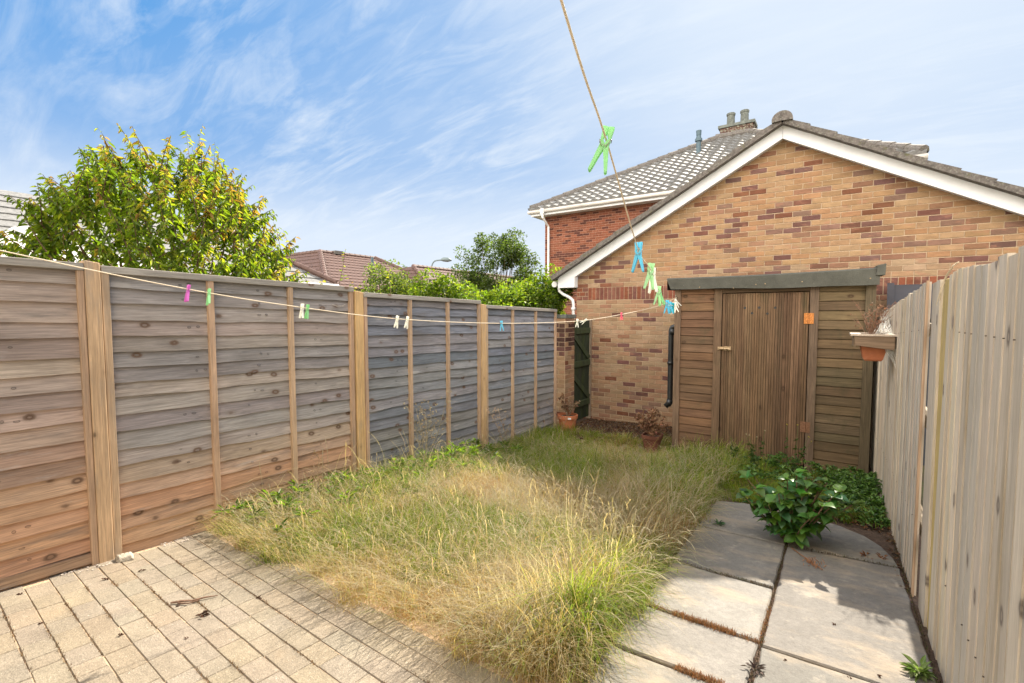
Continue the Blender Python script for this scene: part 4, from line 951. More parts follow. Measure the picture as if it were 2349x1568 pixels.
# broad-leaved weeds along the fence edge (dandelion, dock) : stuff
def rosette(P, nl, L, Wd, cols, r, el=(.1, .9)):
    n = len(P)*nl; B = np.repeat(P, nl, axis=0); a = r.uniform(0, 2*PI, n); e = r.uniform(*el, n)
    D = np.stack([np.cos(a)*np.cos(e), np.sin(a)*np.cos(e), np.sin(e)], 1); Nn = np.stack([-np.cos(a)*np.sin(e), -np.sin(a)*np.sin(e), np.cos(e)], 1)
    B = B+D*r.uniform(.0, .03, (n, 1))
    return leaves(B, D, Nn, r.uniform(*L, n), r.uniform(*Wd, n), pick(n, cols, None, .15, r), .15, .35)
r = np.random.default_rng(77); GR = [(.17, .31, .04), (.23, .38, .05), (.30, .44, .07), (.12, .23, .04)]
U = r.uniform(-3.6, -2.75, 300); Vv = r.uniform(1.55, 4.5, 300); k = r.random(300) < np.clip(1.3-(U+3.6)*1.5, 0.1, 1); U, Vv = U[k], Vv[k]
P = np.stack([U, Vv, gz(U, Vv)+r.uniform(.03, .17, len(U))], 1)
w1 = rosette(P, 13, (.03, .085), (.010, .022), GR, r, (.0, 1.2))
wd = npmesh('edge_weeds', *w1, M['leaf']); tag(wd, kind='stuff', label='bright green broad-leaved weeds along the foot of the left fence', cat='weeds')
# ground cover at the right, beside the shed
U = np.concatenate([r.uniform(.05, .40, 230), r.uniform(-.75, .1, 110)]); Vv = np.concatenate([r.uniform(4.25, 5.75, 230), r.uniform(4.9, 5.85, 110)])
hh = .01+.13*vnoise(U, Vv, 3, 61)+.03*r.random(len(U)); k = (U > .05) | (Vv > 4.9); U, Vv, hh = U[k], Vv[k], hh[k]
P = np.stack([U, Vv, gz(U, Vv)+hh*r.uniform(.2, 1, len(U))], 1)
w2 = rosette(P, 15, (.018, .042), (.012, .024), [(.16, .32, .05), (.22, .40, .07), (.12, .24, .04), (.08, .17, .035)], r, (-.2, 1.1))
o = npmesh('ground_cover', *w2, M['darkleaf']); tag(o, kind='stuff', label='low leafy ground cover in the shade between shed and right fence', cat='ground cover')
# leaf litter and dry bits at the back and along slab edge
def litter(name, n, box, L, cols, r, label, z=.0, poly=None):
    U = r.uniform(box[0], box[1], n); Vv = r.uniform(box[2], box[3], n)
    if poly is not None: k = poly(U, Vv); U, Vv = U[k], Vv[k]
    n = len(U); a = r.uniform(0, 2*PI, n); e = r.uniform(-.1, .5, n)
    D = np.stack([np.cos(a)*np.cos(e), np.sin(a)*np.cos(e), np.sin(e)], 1); Nn = np.stack([r.normal(0, .4, n), r.normal(0, .4, n), np.ones(n)], 1)
    P = np.stack([U, Vv, gz(U, Vv)+z+r.uniform(0, .015, n)], 1)
    o = npmesh(name, *leaves(P, D, Nn, r.uniform(*L, n), r.uniform(L[0]*.5, L[1]*.6, n), pick(n, cols, None, .25, r), .3, .4), M['dry']); tag(o, kind='stuff', label=label, cat='leaf litter'); return o
BRN = [(.30, .17, .09), (.22, .12, .07), (.36, .24, .15), (.16, .10, .07), (.28, .22, .18), (.34, .17, .07)]
litter('leaf_litter', 9000, (-3.6, -1.66, 6.0, 7.8), (.012, .045), BRN, r, 'brown leaf litter and bark chips at the foot of the garage wall', -.03)
litter('dry_litter', 1300, (-.2, .41, 3.2, 4.5), (.010, .035), BRN+[(.42, .22, .09)], r, 'rusty dry leaves gathered along the slab edge by the right fence', -.01,
       lambda U, V: ((V > 4.02+.0*U) & (V < 4.4) & (V > 4.25-1.6*np.clip(U-.0, 0, 1)**2.2)) | ((U > .355) & (V > 3.2)))
# dried moss in slab joints
def moss(segs, n, cols, name, label, w=.011, hgt=.011):
    Ls = []
    for (x0, y0, x1, y1, m_) in segs:
        t = r.random(m_); k = np.abs(r.normal(0, 1, m_)); U = x0+(x1-x0)*t+r.normal(0, w, m_)*(y1 != y0)*0+r.normal(0, w*.5, m_); Vv = y0+(y1-y0)*t+r.normal(0, w, m_)
        P = np.stack([U, Vv, gz(U, Vv)+r.uniform(-.004, hgt*.5, m_)], 1); a = r.uniform(0, 2*PI, m_)
        D = np.stack([np.cos(a), np.sin(a)], 1)
        Ls.append(blades(P, r.uniform(.008, hgt+.012, m_), D, r.uniform(.3, 1.6, m_), r.uniform(.0015, .004, m_), pick(m_, cols, None, .2, r), 2, int(m_)))
    o = npmesh(name, *merge(Ls), M['dry']); tag(o, kind='stuff', label=label, cat='moss')
moss([(-.60, 2.285, -.32, 2.275, 1500), (-.48, 1.893, -.30, 1.893, 900), (-.76, 2.30, -.6, 2.29, 150), (-.218, 2.3, -.212, 2.6, 150), (-.3, 2.275, -.21, 2.27, 150)], 0,
     [(.55, .27, .11), (.62, .33, .15), (.45, .22, .10), (.5, .36, .2)], 'dried_moss', 'orange dried moss tufts filling the slab joints')
moss([(-.218, 1.5, -.205, 3.5, 700), (-.2, 3.50, .35, 3.52, 200), (-.75, 2.868, -.21, 2.833, 260), (.385, 1.0, .385, 4., 900), (-.76, 1.5, -.76, 4.2, 400)], 0,
     [(.16, .11, .07), (.22, .15, .09), (.12, .09, .06), (.14, .16, .05)], 'joint_debris', 'dark earthy debris in the joints between slabs', .006, .008)
segs = []
for k in range(60):
    b0 = random.uniform(2.3, 3.6); row_ = round((b0+.2)/.102)*.102-.2; a0 = random.uniform(.1, 2.8); x0, y0 = pw(a0, row_); x1, y1 = pw(a0+random.uniform(.1, .5), row_)
    if y0 < 1.45 and x0 < -.9: segs.append((x0, y0, x1, y1, 45))
moss(segs, 0, [(.34, .23, .14), (.42, .28, .16), (.28, .20, .12), (.5, .33, .16)], 'paving_debris', 'brown debris and moss lining the joints of the block paving', .0035, .004)

# ------------------------------------------------------------------ shrubs, hedges, trees
def stemcurve(b0, d0, L, n, bend, r):
    p = Vector(b0); d = Vector(d0).normalized(); o = [p.copy()]
    for i in range(n):
        d = (d+Vector((r.normal(0, .08), r.normal(0, .08), bend/n+r.normal(0, .05)))).normalized(); p = p+d*(L/n); o.append(p.copy())
    return o
def bush_tree(name, base, label, cat, nst, Lr_, spread, leafL, nleaf, cols, tips, r, group=None, bend=-.35, lw=.36, mat_='leaf', stemr=.012, twigs=5, z0=0., droop=.5, twl=.5):
    root = empty(name, base, label, cat, group)
    sm = MB(); PL, DL, NL, LL, CL = [], [], [], [], []
    for s in range(nst):
        a = 2*PI*s/nst+r.uniform(-.4, .4); e = r.uniform(*spread); d0 = (math.cos(a)*math.sin(e), math.sin(a)*math.sin(e), math.cos(e))
        L = r.uniform(*Lr_)*(1-.25*math.sin(e)); pts = stemcurve((base[0]+r.normal(0, .05), base[1]+r.normal(0, .05), base[2]), d0, L, 12, bend, r)
        sm.tube(pts, [stemr*(1-.8*i/12)+.002 for i in range(13)], 5)
        subs = [(pts, .35)]
        for _ in range(twigs):
            i = int(r.integers(4, 12)); a2 = r.uniform(0, 2*PI); dd = (pts[i]-pts[i-1]).normalized()+Vector((math.cos(a2)*.8, math.sin(a2)*.8, .25))
            tp_ = stemcurve(pts[i], dd, L*r.uniform(.15, twl), 8, -.5, r); sm.tube(tp_, [stemr*.4*(1-.7*k/8)+.001 for k in range(9)], 4); subs.append((tp_, .05))
        for pl, st in subs:
            n = nleaf; m_ = len(pl)-1
            for k in range(n):
                t = st+(1-st)*(k+r.uniform(0, .8))/n; x = t*m_; i = min(int(x), m_-1); P = pl[i].lerp(pl[i+1], x-i); dd = (pl[i+1]-pl[i]).normalized()
                a2 = r.uniform(0, 2*PI); o_ = Vector((math.cos(a2), math.sin(a2), 0)); dl = (dd*.5+o_*.8+Vector((0, 0, -droop*r.uniform(0, 1.4)))).normalized()
                PL.append(P); DL.append(dl); NL.append((r.normal(0, .4), r.normal(0, .4), 1)); LL.append(r.uniform(*leafL)*(1-.35*max(0, t-.8)*3))
                tip = t > .80 and r.random() < .6; c = (tips if tip else cols)[int(r.integers(len(tips if tip else cols)))]
                kk = 1+r.normal(0, .16); CL.append(tuple(max(.01, q*kk) for q in c))
    sm.build('stems', M['bark'], root)
    L_ = np.array(LL); V, F, C = leaves(np.array(PL), np.array(DL), np.array(NL, dtype=float), L_, L_*lw, np.array(CL), .18, .45)
    npmesh('foliage', V, F, C, M[mat_], root, smooth=True)
    return root
r = np.random.default_rng(5)
YG = [(.24, .38, .04), (.30, .45, .05), (.40, .53, .06), (.17, .29, .035), (.25, .37, .04), (.52, .60, .09)]
TIP = [(.58, .44, .10), (.60, .58, .12), (.50, .52, .10), (.58, .34, .12)]
def crown_tree(base, label, r):
    root = empty('bushy_tree', base, label, 'tree'); sm = MB(); PL, DL, NL, LL, CL = [], [], [], [], []
    c = Vector((-5.15, 1.83, 0)); rt = Vector((.8269, .5623, 0)); dp = Vector((-.5623, .8269, 0))
    prof = [(-1.16, 2.30), (-1.0, 2.40), (-.8, 2.52), (-.6, 2.78), (-.35, 2.92), (.0, 3.10), (.30, 3.06), (.6, 2.86), (.75, 2.62), (.95, 2.38), (1.12, 2.02), (1.2, 1.7)]
    px_, pz_ = zip(*prof)
    for _ in range(520):
        x = r.uniform(-.90, 1.04); zt = float(np.interp(x, px_, pz_)); dd = r.uniform(-1, 1); hw = .85*math.sqrt(max(.05, 1-(x/1.3)**2)); y = dd*hw
        zt -= .55*dd*dd; z = r.uniform(1.35, max(1.4, zt-.12)) if r.random() < .6 else zt-r.uniform(.1, .3)
        if x > .95 and z > 1.9: z = 1.8
        P = c+rt*x+dp*y+Vector((0, 0, z))
        out = (P-(c+Vector((0, 0, 1.2)))).normalized(); d0 = (out*.8+Vector((r.normal(0, .35), r.normal(0, .35), .35))).normalized()
        L = r.uniform(.22, .48); top = z > zt-.32
        pts = stemcurve(P-d0*L*.5, d0, L, 7, -.5 if not top else -.15, r); sm.tube(pts, [.005*(1-.8*k/7)+.001 for k in range(8)], 4)
        warm = r.random() < (.34 if x > .1 else .14)
        for k in range(32):
            t = (k+r.random())/32*7; i = min(int(t), 6); Q = pts[i].lerp(pts[i+1], t-i); a2 = r.uniform(0, 2*PI); dr = (pts[i+1]-pts[i]).normalized()
            dl = (dr*.45+Vector((math.cos(a2), math.sin(a2), 0))*.7+Vector((0, 0, -r.uniform(.1, 1.1)))).normalized()
            PL.append(Q); DL.append(dl); NL.append((r.normal(0, .45), r.normal(0, .45), 1)); LL.append(r.uniform(.045, .088)*(1-.4*(t/7)**3))
            cc = (TIP if (warm and t > 3.5) else YG)[int(r.integers(4 if (warm and t > 3.5) else 6))]; kk = 1+r.normal(0, .15); CL.append(tuple(max(.01, q*kk) for q in cc))
    for _ in range(16):   # whippy leaders above the crown
        x = r.choice([-.72, -.6, -.45, -.3, -.05, .1, .35, .5, -.95, 1.0])+r.normal(0, .06); zt = float(np.interp(x, px_, pz_)); P = c+rt*x+dp*r.normal(0, .25)+Vector((0, 0, zt-.25))
        pts = stemcurve(P, (-.2+r.normal(0, .2), r.normal(0, .2), 1), r.uniform(.3, .55), 8, -.1, r); sm.tube(pts, [.003*(1-.7*k/8) for k in range(9)], 4)
        for k in range(15):
            t = (k+r.random())/15*8; i = min(int(t), 7); a2 = r.uniform(0, 2*PI); PL.append(pts[i].lerp(pts[i+1], t-i)); DL.append((math.cos(a2), math.sin(a2), r.uniform(-.4, .3))); NL.append((0, 0, 1)); LL.append(r.uniform(.03, .07))
            cc = (TIP+YG)[int(r.integers(10))]; CL.append(cc)
    for k in range(14):   # main limbs
        a = r.uniform(0, 2*PI); e = r.uniform(.1, .6); pts = stemcurve(base, (math.cos(a)*math.sin(e), math.sin(a)*math.sin(e), math.cos(e)), r.uniform(1.9, 2.7), 12, 0, r); sm.tube(pts, [.03*(1-.85*i/12)+.002 for i in range(13)], 6)
    sm.build('limbs', M['bark'], root); L_ = np.array(LL)
    V, F, C = leaves(np.array([tuple(p) for p in PL]), np.array([tuple(p) for p in DL]), np.array(NL, dtype=float), L_, L_*.36, np.array(CL), .18, .45)
    npmesh('foliage', V, F, C, M['leaf'], root, smooth=True)
crown_tree((-5.2, 1.85, -.05), 'large bushy green tree with yellow and reddish tips behind the left fence', r)
def hedge(name, c, rad, label, cat, n, leafL, cols, r, group=None, nclump=34, trunk=True, lw=.6, sparse=0., mat_='leaf', base=None):
    root = empty(name, (c[0], c[1], gz(*c[:2]) if base is None else base), label, cat, group)
    c = np.array(c); rad = np.array(rad); cl = unit(nclump, r)*r.uniform(.45, .82, (nclump, 1))*rad; cr = r.uniform(.30, .48, nclump)*min(rad)
    if sparse: cr *= 1-sparse
    pi_ = r.integers(0, nclump, n); d = unit(n, r); q = r.random(n)**.33
    P = c+cl[pi_]+d*(cr[pi_]*q)[:, None]
    D = d*.7+unit(n, r)*.7+np.array([0, 0, .1]); Nn = unit(n, r)*.5+np.array([0, 0, 1.])
    cc = pick(n, cols, None, .16, r)*(.72+.45*r.random(nclump))[pi_][:, None]
    L_ = r.uniform(*leafL, n); V, F, C = leaves(P, D, Nn, L_, L_*lw, cc, .15, .25)
    # twigs inside
    sm = MB()
    for i in range(nclump):
        e = Vector(c+cl[i]*.95); b_ = Vector((c[0]+r.normal(0, .04), c[1]+r.normal(0, .04), root.location.z)); m_ = (e+b_)/2+Vector((r.normal(0, .08), r.normal(0, .08), .1))
        sm.tube([b_, (b_+m_)/2, m_, e], [.03, .02, .012, .004], 5)
    sm.build('trunk', M['bark'], root); npmesh('foliage', V, F, C, M[mat_], root)
    return root
HG = [(.18, .31, .035), (.24, .38, .05), (.32, .46, .06), (.11, .20, .03), (.40, .50, .09)]
hedge('hedge_bush', (-5.05, 5.5, 1.34), (.66, .9, .82), 'bright green rounded hedge bush behind the third fence panel', 'hedge', 12000, (.042, .072), HG, r, 'hedge bushes behind the left fence')
hedge('hedge_bush', (-5.0, 6.9, 1.32), (.64, .8, .82), 'middle bright green hedge bush between its two neighbours above the last fence panel', 'hedge', 11000, (.042, .072), HG, r, 'hedge bushes behind the left fence')
hedge('hedge_bush', (-4.8, 8.15, 1.72), (.6, .8, .9), 'bright green hedge bush touching the garage eaves and downpipe', 'hedge', 12000, (.042, .072), HG, r, 'hedge bushes behind the left fence')
LG = [(.18, .27, .08), (.14, .22, .07), (.25, .34, .10), (.33, .42, .09)]
hedge('loose_bush', (-7.9, 7.0, 1.70), (.85, .95, .98), 'loose grey-green bush with upright shoots in front of the brown roofs', 'bush', 10000, (.05, .09), LG, r, nclump=70, sparse=.30, lw=.42)
bush_tree('yellow_green_bush', (-6.4, 4.6, 0), 'small yellow-green leafy bush just above the second fence panel end', 'bush', 30, (1.3, 2.3), (.05, .7), (.035, .07), 20, YG, TIP, r, bend=-.2, stemr=.01, twigs=4, lw=.5, droop=.3)
BT = [(.10, .17, .045), (.14, .22, .06), (.08, .13, .04), (.18, .26, .08)]
hedge('birch_tree', (-13.0, 17.9, 3.5), (2.6, 2.4, 2.2), 'airy green tree rising behind the hedge left of the red brick house', 'tree', 12000, (.08, .14), BT, r, nclump=110, sparse=.62, base=-.6)
hedge('distant_tree', (-19.0, 24.5, 2.8), (2.6, 2.2, 1.3), 'low dark distant tree behind the street lamp and hedges', 'tree', 6000, (.09, .16), BT, r, nclump=40, sparse=.2, base=-1)

# broad-leaved shrub on the path
def hydr(base, label):
    root = empty('broad_leaved_shrub', base, label, 'shrub'); r = np.random.default_rng(9); sm = MB(); PL, DL, NL, LL, CL = [], [], [], [], []
    for s in range(40):
        a = r.uniform(0, 2*PI); e = r.uniform(.03, .88); L = r.uniform(.28, .54)*(1-.12*e); d0 = (math.cos(a)*math.sin(e), math.sin(a)*math.sin(e), math.cos(e))
        pts = stemcurve(base, d0, L, 6, .15, r); sm.tube(pts, .0035, 5, (1, 1, 1))
        for i in range(2, 7):
            for q in range(3 if i < 6 else 6):
                a2 = r.uniform(0, 2*PI); el = r.uniform(-.5, .45) if i < 6 else r.uniform(.1, .8)
                dl = (math.cos(a2)*math.cos(el), math.sin(a2)*math.cos(el), math.sin(el)); PL.append(pts[i]); DL.append(dl); NL.append((r.normal(0, .25), r.normal(0, .25), 1))
                young = i == 6 and q > 2
                LL.append(r.uniform(.025, .04) if young else r.uniform(.055, .095)); c = (.22, .36, .06) if young else [(.13, .31, .07), (.17, .37, .06), (.12, .27, .10), (.22, .44, .06)][int(r.integers(4))]
                CL.append(tuple(k*(1+r.normal(0, .12)) for k in c))
    sm.build('stems', M['bark'], root)
    P, D, N_, L = np.array(PL), np.array(DL), np.array(NL, dtype=float), np.array(LL)
    # rounder leaves: 8-vertex outline
    n = len(P); D = D/np.linalg.norm(D, axis=1)[:, None]; X = np.cross(D, N_); X /= np.linalg.norm(X, axis=1)[:, None]; N2 = np.cross(X, D); L = L[:, None]; Wd = L*.78
    rows = [(0, .04, 0), (.15, .30, -.0), (.38, .5, .02), (.62, .44, -.04), (.84, .22, -.12), (1.0, .01, -.24)]; V = np.zeros((n, 18, 3))
    for i, (t, w_, dz) in enumerate(rows):
        c = P+D*L*t+N2*L*dz; V[:, 3*i] = c-X*Wd*w_+N2*Wd*.18*w_*2; V[:, 3*i+1] = c; V[:, 3*i+2] = c+X*Wd*w_+N2*Wd*.18*w_*2
    idx = (np.arange(n)*18)[:, None]; F = np.concatenate([idx+np.array([[3*i, 3*i+1, 3*i+4, 3*i+3]]) for i in range(5)]+[idx+np.array([[3*i+1, 3*i+2, 3*i+5, 3*i+4]]) for i in range(5)], 1).reshape(-1, 4)
    npmesh('foliage', V.reshape(-1, 3), F, np.repeat(np.array(CL), 10, axis=0), M['darkleaf'], root, smooth=True)
hydr((-.19, 3.56, gz(-.19, 3.56)-.005), 'bushy dark green broad-leaved shrub growing out of the slab joint')

# dry plants
def dryplant(name, base, label, nst, Lr_, spread, leafL, nleaf, cols, r, bend=.05, stemr=.003, twigs=3, cat='dead plant', lw=.7):
    root = empty(name, base, label, cat); sm = MB(); PL, DL, LL = [], [], []
    for s in range(nst):
        a = r.uniform(0, 2*PI); e = r.uniform(*spread); L = r.uniform(*Lr_)
        pts = stemcurve(base, (math.cos(a)*math.sin(e), math.sin(a)*math.sin(e), math.cos(e)), L, 7, bend, r); sm.tube(pts, [stemr*(1-.6*i/7) for i in range(8)], 4, cols[0])
        for _ in range(twigs):
            i = int(r.integers(3, 7)); a2 = r.uniform(0, 2*PI); t_ = stemcurve(pts[i], (math.cos(a2), math.sin(a2), .8), L*r.uniform(.15, .35), 4, .1, r); sm.tube(t_, stemr*.45, 3, cols[0])
            for q in range(nleaf): PL.append(t_[int(r.integers(1, 5))]); a3 = unit(1, r)[0]; DL.append(a3); LL.append(r.uniform(*leafL))
    sm.build('stems', M['litter'], root)
    if PL:
        n = len(PL); L_ = np.array(LL); npmesh('dry_leaves', *leaves(np.array(PL), np.array(DL), unit(n, r), L_, L_*lw, pick(n, cols, None, .2, r), .35, .4), M['dry'], root)
    return root
def pot(name, c, r0, h, label, m, sq=None, cat='plant pot', tilt=0):
    root = empty(name, c, label, cat); b = MB()
    b.lathe([(.001, .0), (r0*.66, 0), (r0*.68, .01), (r0*.92, h*.78), (r0*.93, h*.79), (r0*1.0, h*.80), (r0*1.02, h*.99), (r0*1.0, h), (r0*.92, h), (r0*.9, h*.86), (r0*.001, h*.85)], 28, (0, 0, 0), sq=sq)
    b.build('pot_body', m, root, smooth=False, loc=(0, 0, 0)); b = MB(); b.lathe([(r0*.905, h*.87), (r0*.5, h*.90), (.001, h*.89)], 20, sq=sq); b.build('compost', M['soil'], root, loc=(0, 0, 0))
    root.rotation_euler = (0, tilt, 0); return root
p1 = (-3.33, 6.42, gz(-3.33, 6.42)-.02); pt = pot('terracotta_pot', p1, .155, .27, 'round terracotta pot by the brick pier and green gate', M['terra'])
b = MB(); b.box((.04, -.157, .225), (.09, -.154, .25)); b.build('price_label', M['white'], pt, loc=(0, 0, 0)).rotation_euler = (0, 0, .25)
dryplant('dead_pot_plant', (p1[0], p1[1], p1[2]+.23), 'withered brown plant in the round terracotta pot by the gate', 13, (.16, .34), (.1, .9), (.025, .05), 6, [(.42, .24, .13), (.35, .2, .12), (.5, .32, .2)], r)
p2 = (-1.82, 5.80, gz(-1.82, 5.80)-.02); pot('square_pot', p2, .112, .22, 'brown square pot at the left corner of the shed', M['terrabrown'], sq=6)
dryplant('dead_shrub', (p2[0], p2[1], p2[2]+.18), 'rusty brown dead shrub in the square pot at the shed corner', 26, (.20, .40), (.1, 1.0), (.02, .042), 8, [(.42, .22, .12), (.50, .28, .16), (.32, .17, .1)], r)
# shelf planter on the right fence
shf = empty('fence_shelf', (.25, 4.6, 1.3), 'small weathered timber shelf box hung on the right fence beside the shed', 'shelf')
b = MB(); b.box((.12, 4.42, 1.338), (.395, 4.462, 1.352), (.6, .5, .4)); b.box((.12, 4.75, 1.338), (.395, 4.80, 1.352), (.5, .42, .34)); b.box((.12, 4.463, 1.338), (.185, 4.749, 1.352), (.5, .42, .34)); b.box((.35, 4.463, 1.338), (.39, 4.749, 1.352), (.5, .42, .34)); b.build('rim_strip', M['fence'], shf)
b = MB(); b.hexa([(.15, 4.425, 1.265), (.385, 4.425, 1.235), (.385, 4.445, 1.235), (.15, 4.445, 1.265), (.14, 4.425, 1.336), (.385, 4.425, 1.336), (.385, 4.445, 1.336), (.14, 4.445, 1.336)], (.26, .18, .12)); b.build('front_board', M['shedh'], shf, bevel=.003)
b = MB(); b.box((.14, 4.447, 1.25), (.155, 4.78, 1.336), (.24, .17, .11)); b.build('end_board', M['fence'], shf)
b = MB(); b.box((.155, 4.765, 1.25), (.385, 4.78, 1.336), (.24, .17, .11)); b.build('back_board', M['shedh'], shf)
pl = empty('terracotta_planter', (.265, 4.6, 1.15), 'bright orange tapered planter hanging in the shelf box on the right fence', 'planter')
b = MB()
def ring(x0, x1, y0, y1, z): return [(x0, y0, z), (x1, y0, z), (x1, y1, z), (x0, y1, z)]
R_ = [ring(.215, .315, 4.50, 4.70, 1.145), ring(.205, .325, 4.49, 4.71, 1.160), ring(.172, .365, 4.455, 4.75, 1.325), ring(.182, .355, 4.465, 4.74, 1.325), ring(.19, .348, 4.475, 4.73, 1.29)]
vs = sum(R_, []); fs = [(3, 2, 1, 0), (16, 17, 18, 19)]
for i in range(4):
    for k in range(4): fs.append((4*i+k, 4*i+(k+1) % 4, 4*i+4+(k+1) % 4, 4*i+4+k))
b.add(vs, fs); b.build('planter_body', M['terra'], pl, bevel=.004)
b = MB(); b.box((.195, 4.48, 1.291), (.345, 4.725, 1.31)); b.build('compost', M['soil'], pl)
dryplant('dried_stems', (.245, 4.58, 1.30), 'tangle of dry reddish stems standing in the orange planter on the fence', 17, (.18, .34), (.0, .6), (.008, .02), 2, [(.45, .26, .17), (.36, .2, .13), (.5, .33, .24)], r, stemr=.0028, twigs=4)
# cobweb / thistle fluff beside the planter
cw = MB(); rr_ = random.Random(4)
for k in range(60):
    t = rr_.random(); x0, y0, z0 = .26+.12*rr_.random(), 4.55+.15*rr_.random(), 1.352+.02*rr_.random(); x1, y1, z1 = .385, 4.5+.9*t, 1.36+.20*t*rr_.random()
    m_ = ((x0+x1)/2+rr_.uniform(-.02, .01), (y0+y1)/2, (z0+z1)/2-.02); cw.tube([(x0, y0, z0), m_, (x1, y1, z1)], .0007, 3, cap=False)
for k in range(40):
    t = rr_.random(); z0 = 1.0+.25*rr_.random(); cw.tube([(.33+.04*rr_.random(), 4.46, 1.22+.02*rr_.random()), (.395, 4.40+.05*rr_.random(), 1.10+.15*rr_.random())], .0006, 3, cap=False)
tag(cw.build('cobweb', M['web']), 'fuzzy white cobweb stretched from the shelf box along the fence top', 'cobweb')

# tall seeding weed near the fence and small weeds
def seedweed(base, label, H, n, cols, r, cat='weed', headL=(.011, .020)):
    root = empty('seeding_weed', base, label, cat, ); sm = MB(); PL, DL, LL = [], [], []
    for s in range(n):
        a = r.uniform(0, 2*PI); pts = stemcurve(base, (math.cos(a)*.14, math.sin(a)*.14, 1), H*r.uniform(.75, 1.05), 9, -.05, r); sm.tube(pts, [.0042*(1-.7*i/9) for i in range(10)], 4, cols[0])
        for i in range(4, 10):
            for q in range(3):
                a2 = r.uniform(0, 2*PI); t_ = stemcurve(pts[min(i, 9)], (math.cos(a2), math.sin(a2), 1.0), H*r.uniform(.08, .2), 4, 0, r); sm.tube(t_, .0011, 3, cols[0])
                for w_ in range(5): PL.append(t_[4]); DL.append(unit(1, r)[0]+np.array([0, 0, .5])); LL.append(r.uniform(*headL))
    sm.build('stems', M['litter'], root); m_ = len(PL); L_ = np.array(LL)
    npmesh('seed_heads', *leaves(np.array(PL), np.array(DL), unit(m_, r), L_, L_*.6, pick(m_, cols, None, .15, r), .3, .2), M['dry'], root)
seedweed((-3.3, 3.3, gz(-3.3, 3.3)), 'tall straw-coloured seeding weed standing before the third fence panel', .80, 5, [(.55, .47, .3), (.66, .58, .42)], r)
seedweed((-3.35, 2.2, gz(-3.35, 2.2)), 'thin tall grass flower leaning on the second fence panel', .52, 1, [(.62, .46, .28), (.68, .52, .34)], r)
seedweed((-3.2, 4.6, gz(-3.2, 4.6)), 'pale feathery grass flower near the third orange fence post', .6, 2, [(.6, .45, .3), (.68, .55, .4)], r)
seedweed((-3.1, 5.7, gz(-3.1, 5.7)), 'wispy seeding grass before the last fence panel', .62, 2, [(.6, .45, .3), (.68, .55, .4)], r)
def flowerweed(base, label, H, r, petals):
    root = empty('flowering_weed', base, label, 'weed'); sm = MB(); PL, DL, LL, CL = [], [], [], []
    for s in range(4):
        a = r.uniform(0, 2*PI); pts = stemcurve(base, (math.cos(a)*.35, math.sin(a)*.35, 1), H*r.uniform(.7, 1), 7, 0, r); sm.tube(pts, .002, 4, (.12, .18, .05))
        for i in range(1, 6):
            for q in range(6): PL.append(pts[i]); DL.append(unit(1, r)[0]+np.array([0, 0, .3])); LL.append(r.uniform(.02, .045)); CL.append((.09, .18, .04))
        for q in range(7): PL.append(pts[7]); DL.append(unit(1, r)[0]+np.array([0, 0, .4])); LL.append(.012); CL.append(petals)
    sm.build('stems', M['litter'], root); L_ = np.array(LL); npmesh('leaves_and_flowers', *leaves(np.array(PL), np.array(DL), unit(len(PL), r), L_, L_*.4, np.array(CL), .2, .2), M['leaf'], root)
flowerweed((-.62, 5.45, gz(-.62, 5.45)), 'white flowering weed in front of the shed door', .50, r, (.8, .78, .75))
flowerweed((-.30, 5.35, gz(-.30, 5.35)), 'yellow flowering weed below the lower shed hinge', .62, r, (.7, .6, .1))
flowerweed((-.85, 5.5, gz(-.85, 5.5)), 'leafy green weed below the shed latch', .38, r, (.15, .25, .06))
# small green plants by slab edge
def smallweed(base, label, R, n, cols, r, cat='weed', m_='darkleaf', Lr_=(.03, .06)):
    root = empty('small_weed', base, label, cat); P = np.array([base]); a = rosette(P, n, Lr_, (Lr_[0]*.35, Lr_[1]*.4), cols, r, (.0, 1.2)); npmesh('leaves', *a, M[m_], root)
smallweed((.335, 2.40, gz(.335, 2.4)+.005), 'pale green weed at the foot of the right fence in the near corner', .1, 60, [(.28, .40, .10), (.38, .5, .18), (.42, .5, .25)], r, Lr_=(.02, .055))
smallweed((-.215, 2.06, gz(-.215, 2.06)+.006), 'dark dried weed rosette in the slab joint near the bottom edge', .05, 34, [(.12, .09, .08), (.2, .15, .12), (.16, .12, .1)], r, m_='dry', Lr_=(.012, .035))
smallweed((-.64, 3.62, gz(-.64, 3.62)+.004), 'little green weed on the slab beside the lawn edge', .05, 26, [(.08, .2, .05), (.06, .15, .05)], r, Lr_=(.015, .045))
for q, (u, v) in enumerate([(.22, 3.58), (.30, 3.60)]): smallweed((u, v, gz(u, v)), ['rusty dried seedling on the far slab joint', 'second rusty dried seedling on the far slab joint nearer the fence'][q], .02, 20, [(.5, .2, .08), (.4, .18, .08)], r, m_='dry', Lr_=(.01, .03))
# dry flower stalk lying by the shrub
b = MB(); pts = [(-.17, 3.46), (-.13, 3.40), (-.08, 3.33), (-.045, 3.27), (.0, 3.22)]; b.tube([(u, v, gz(u, v)+.008) for u, v in pts], .003, 5)
for k in range(40):
    u, v = -.05+random.gauss(0, .03), 3.28+random.gauss(0, .03); b.tube([(u, v, gz(u, v)+.005), (u+random.uniform(-.02, .02), v+random.uniform(-.02, .02), gz(u, v)+random.uniform(.005, .03))], .0022, 4)
M['rustywood'] = mat('rusty_brown_stem', (.26, .13, .07), .9)
tag(b.build('dry_stalk', M['rustywood']), 'rust brown dried flower stalk lying on the slab by the green shrub', 'dry stalk')
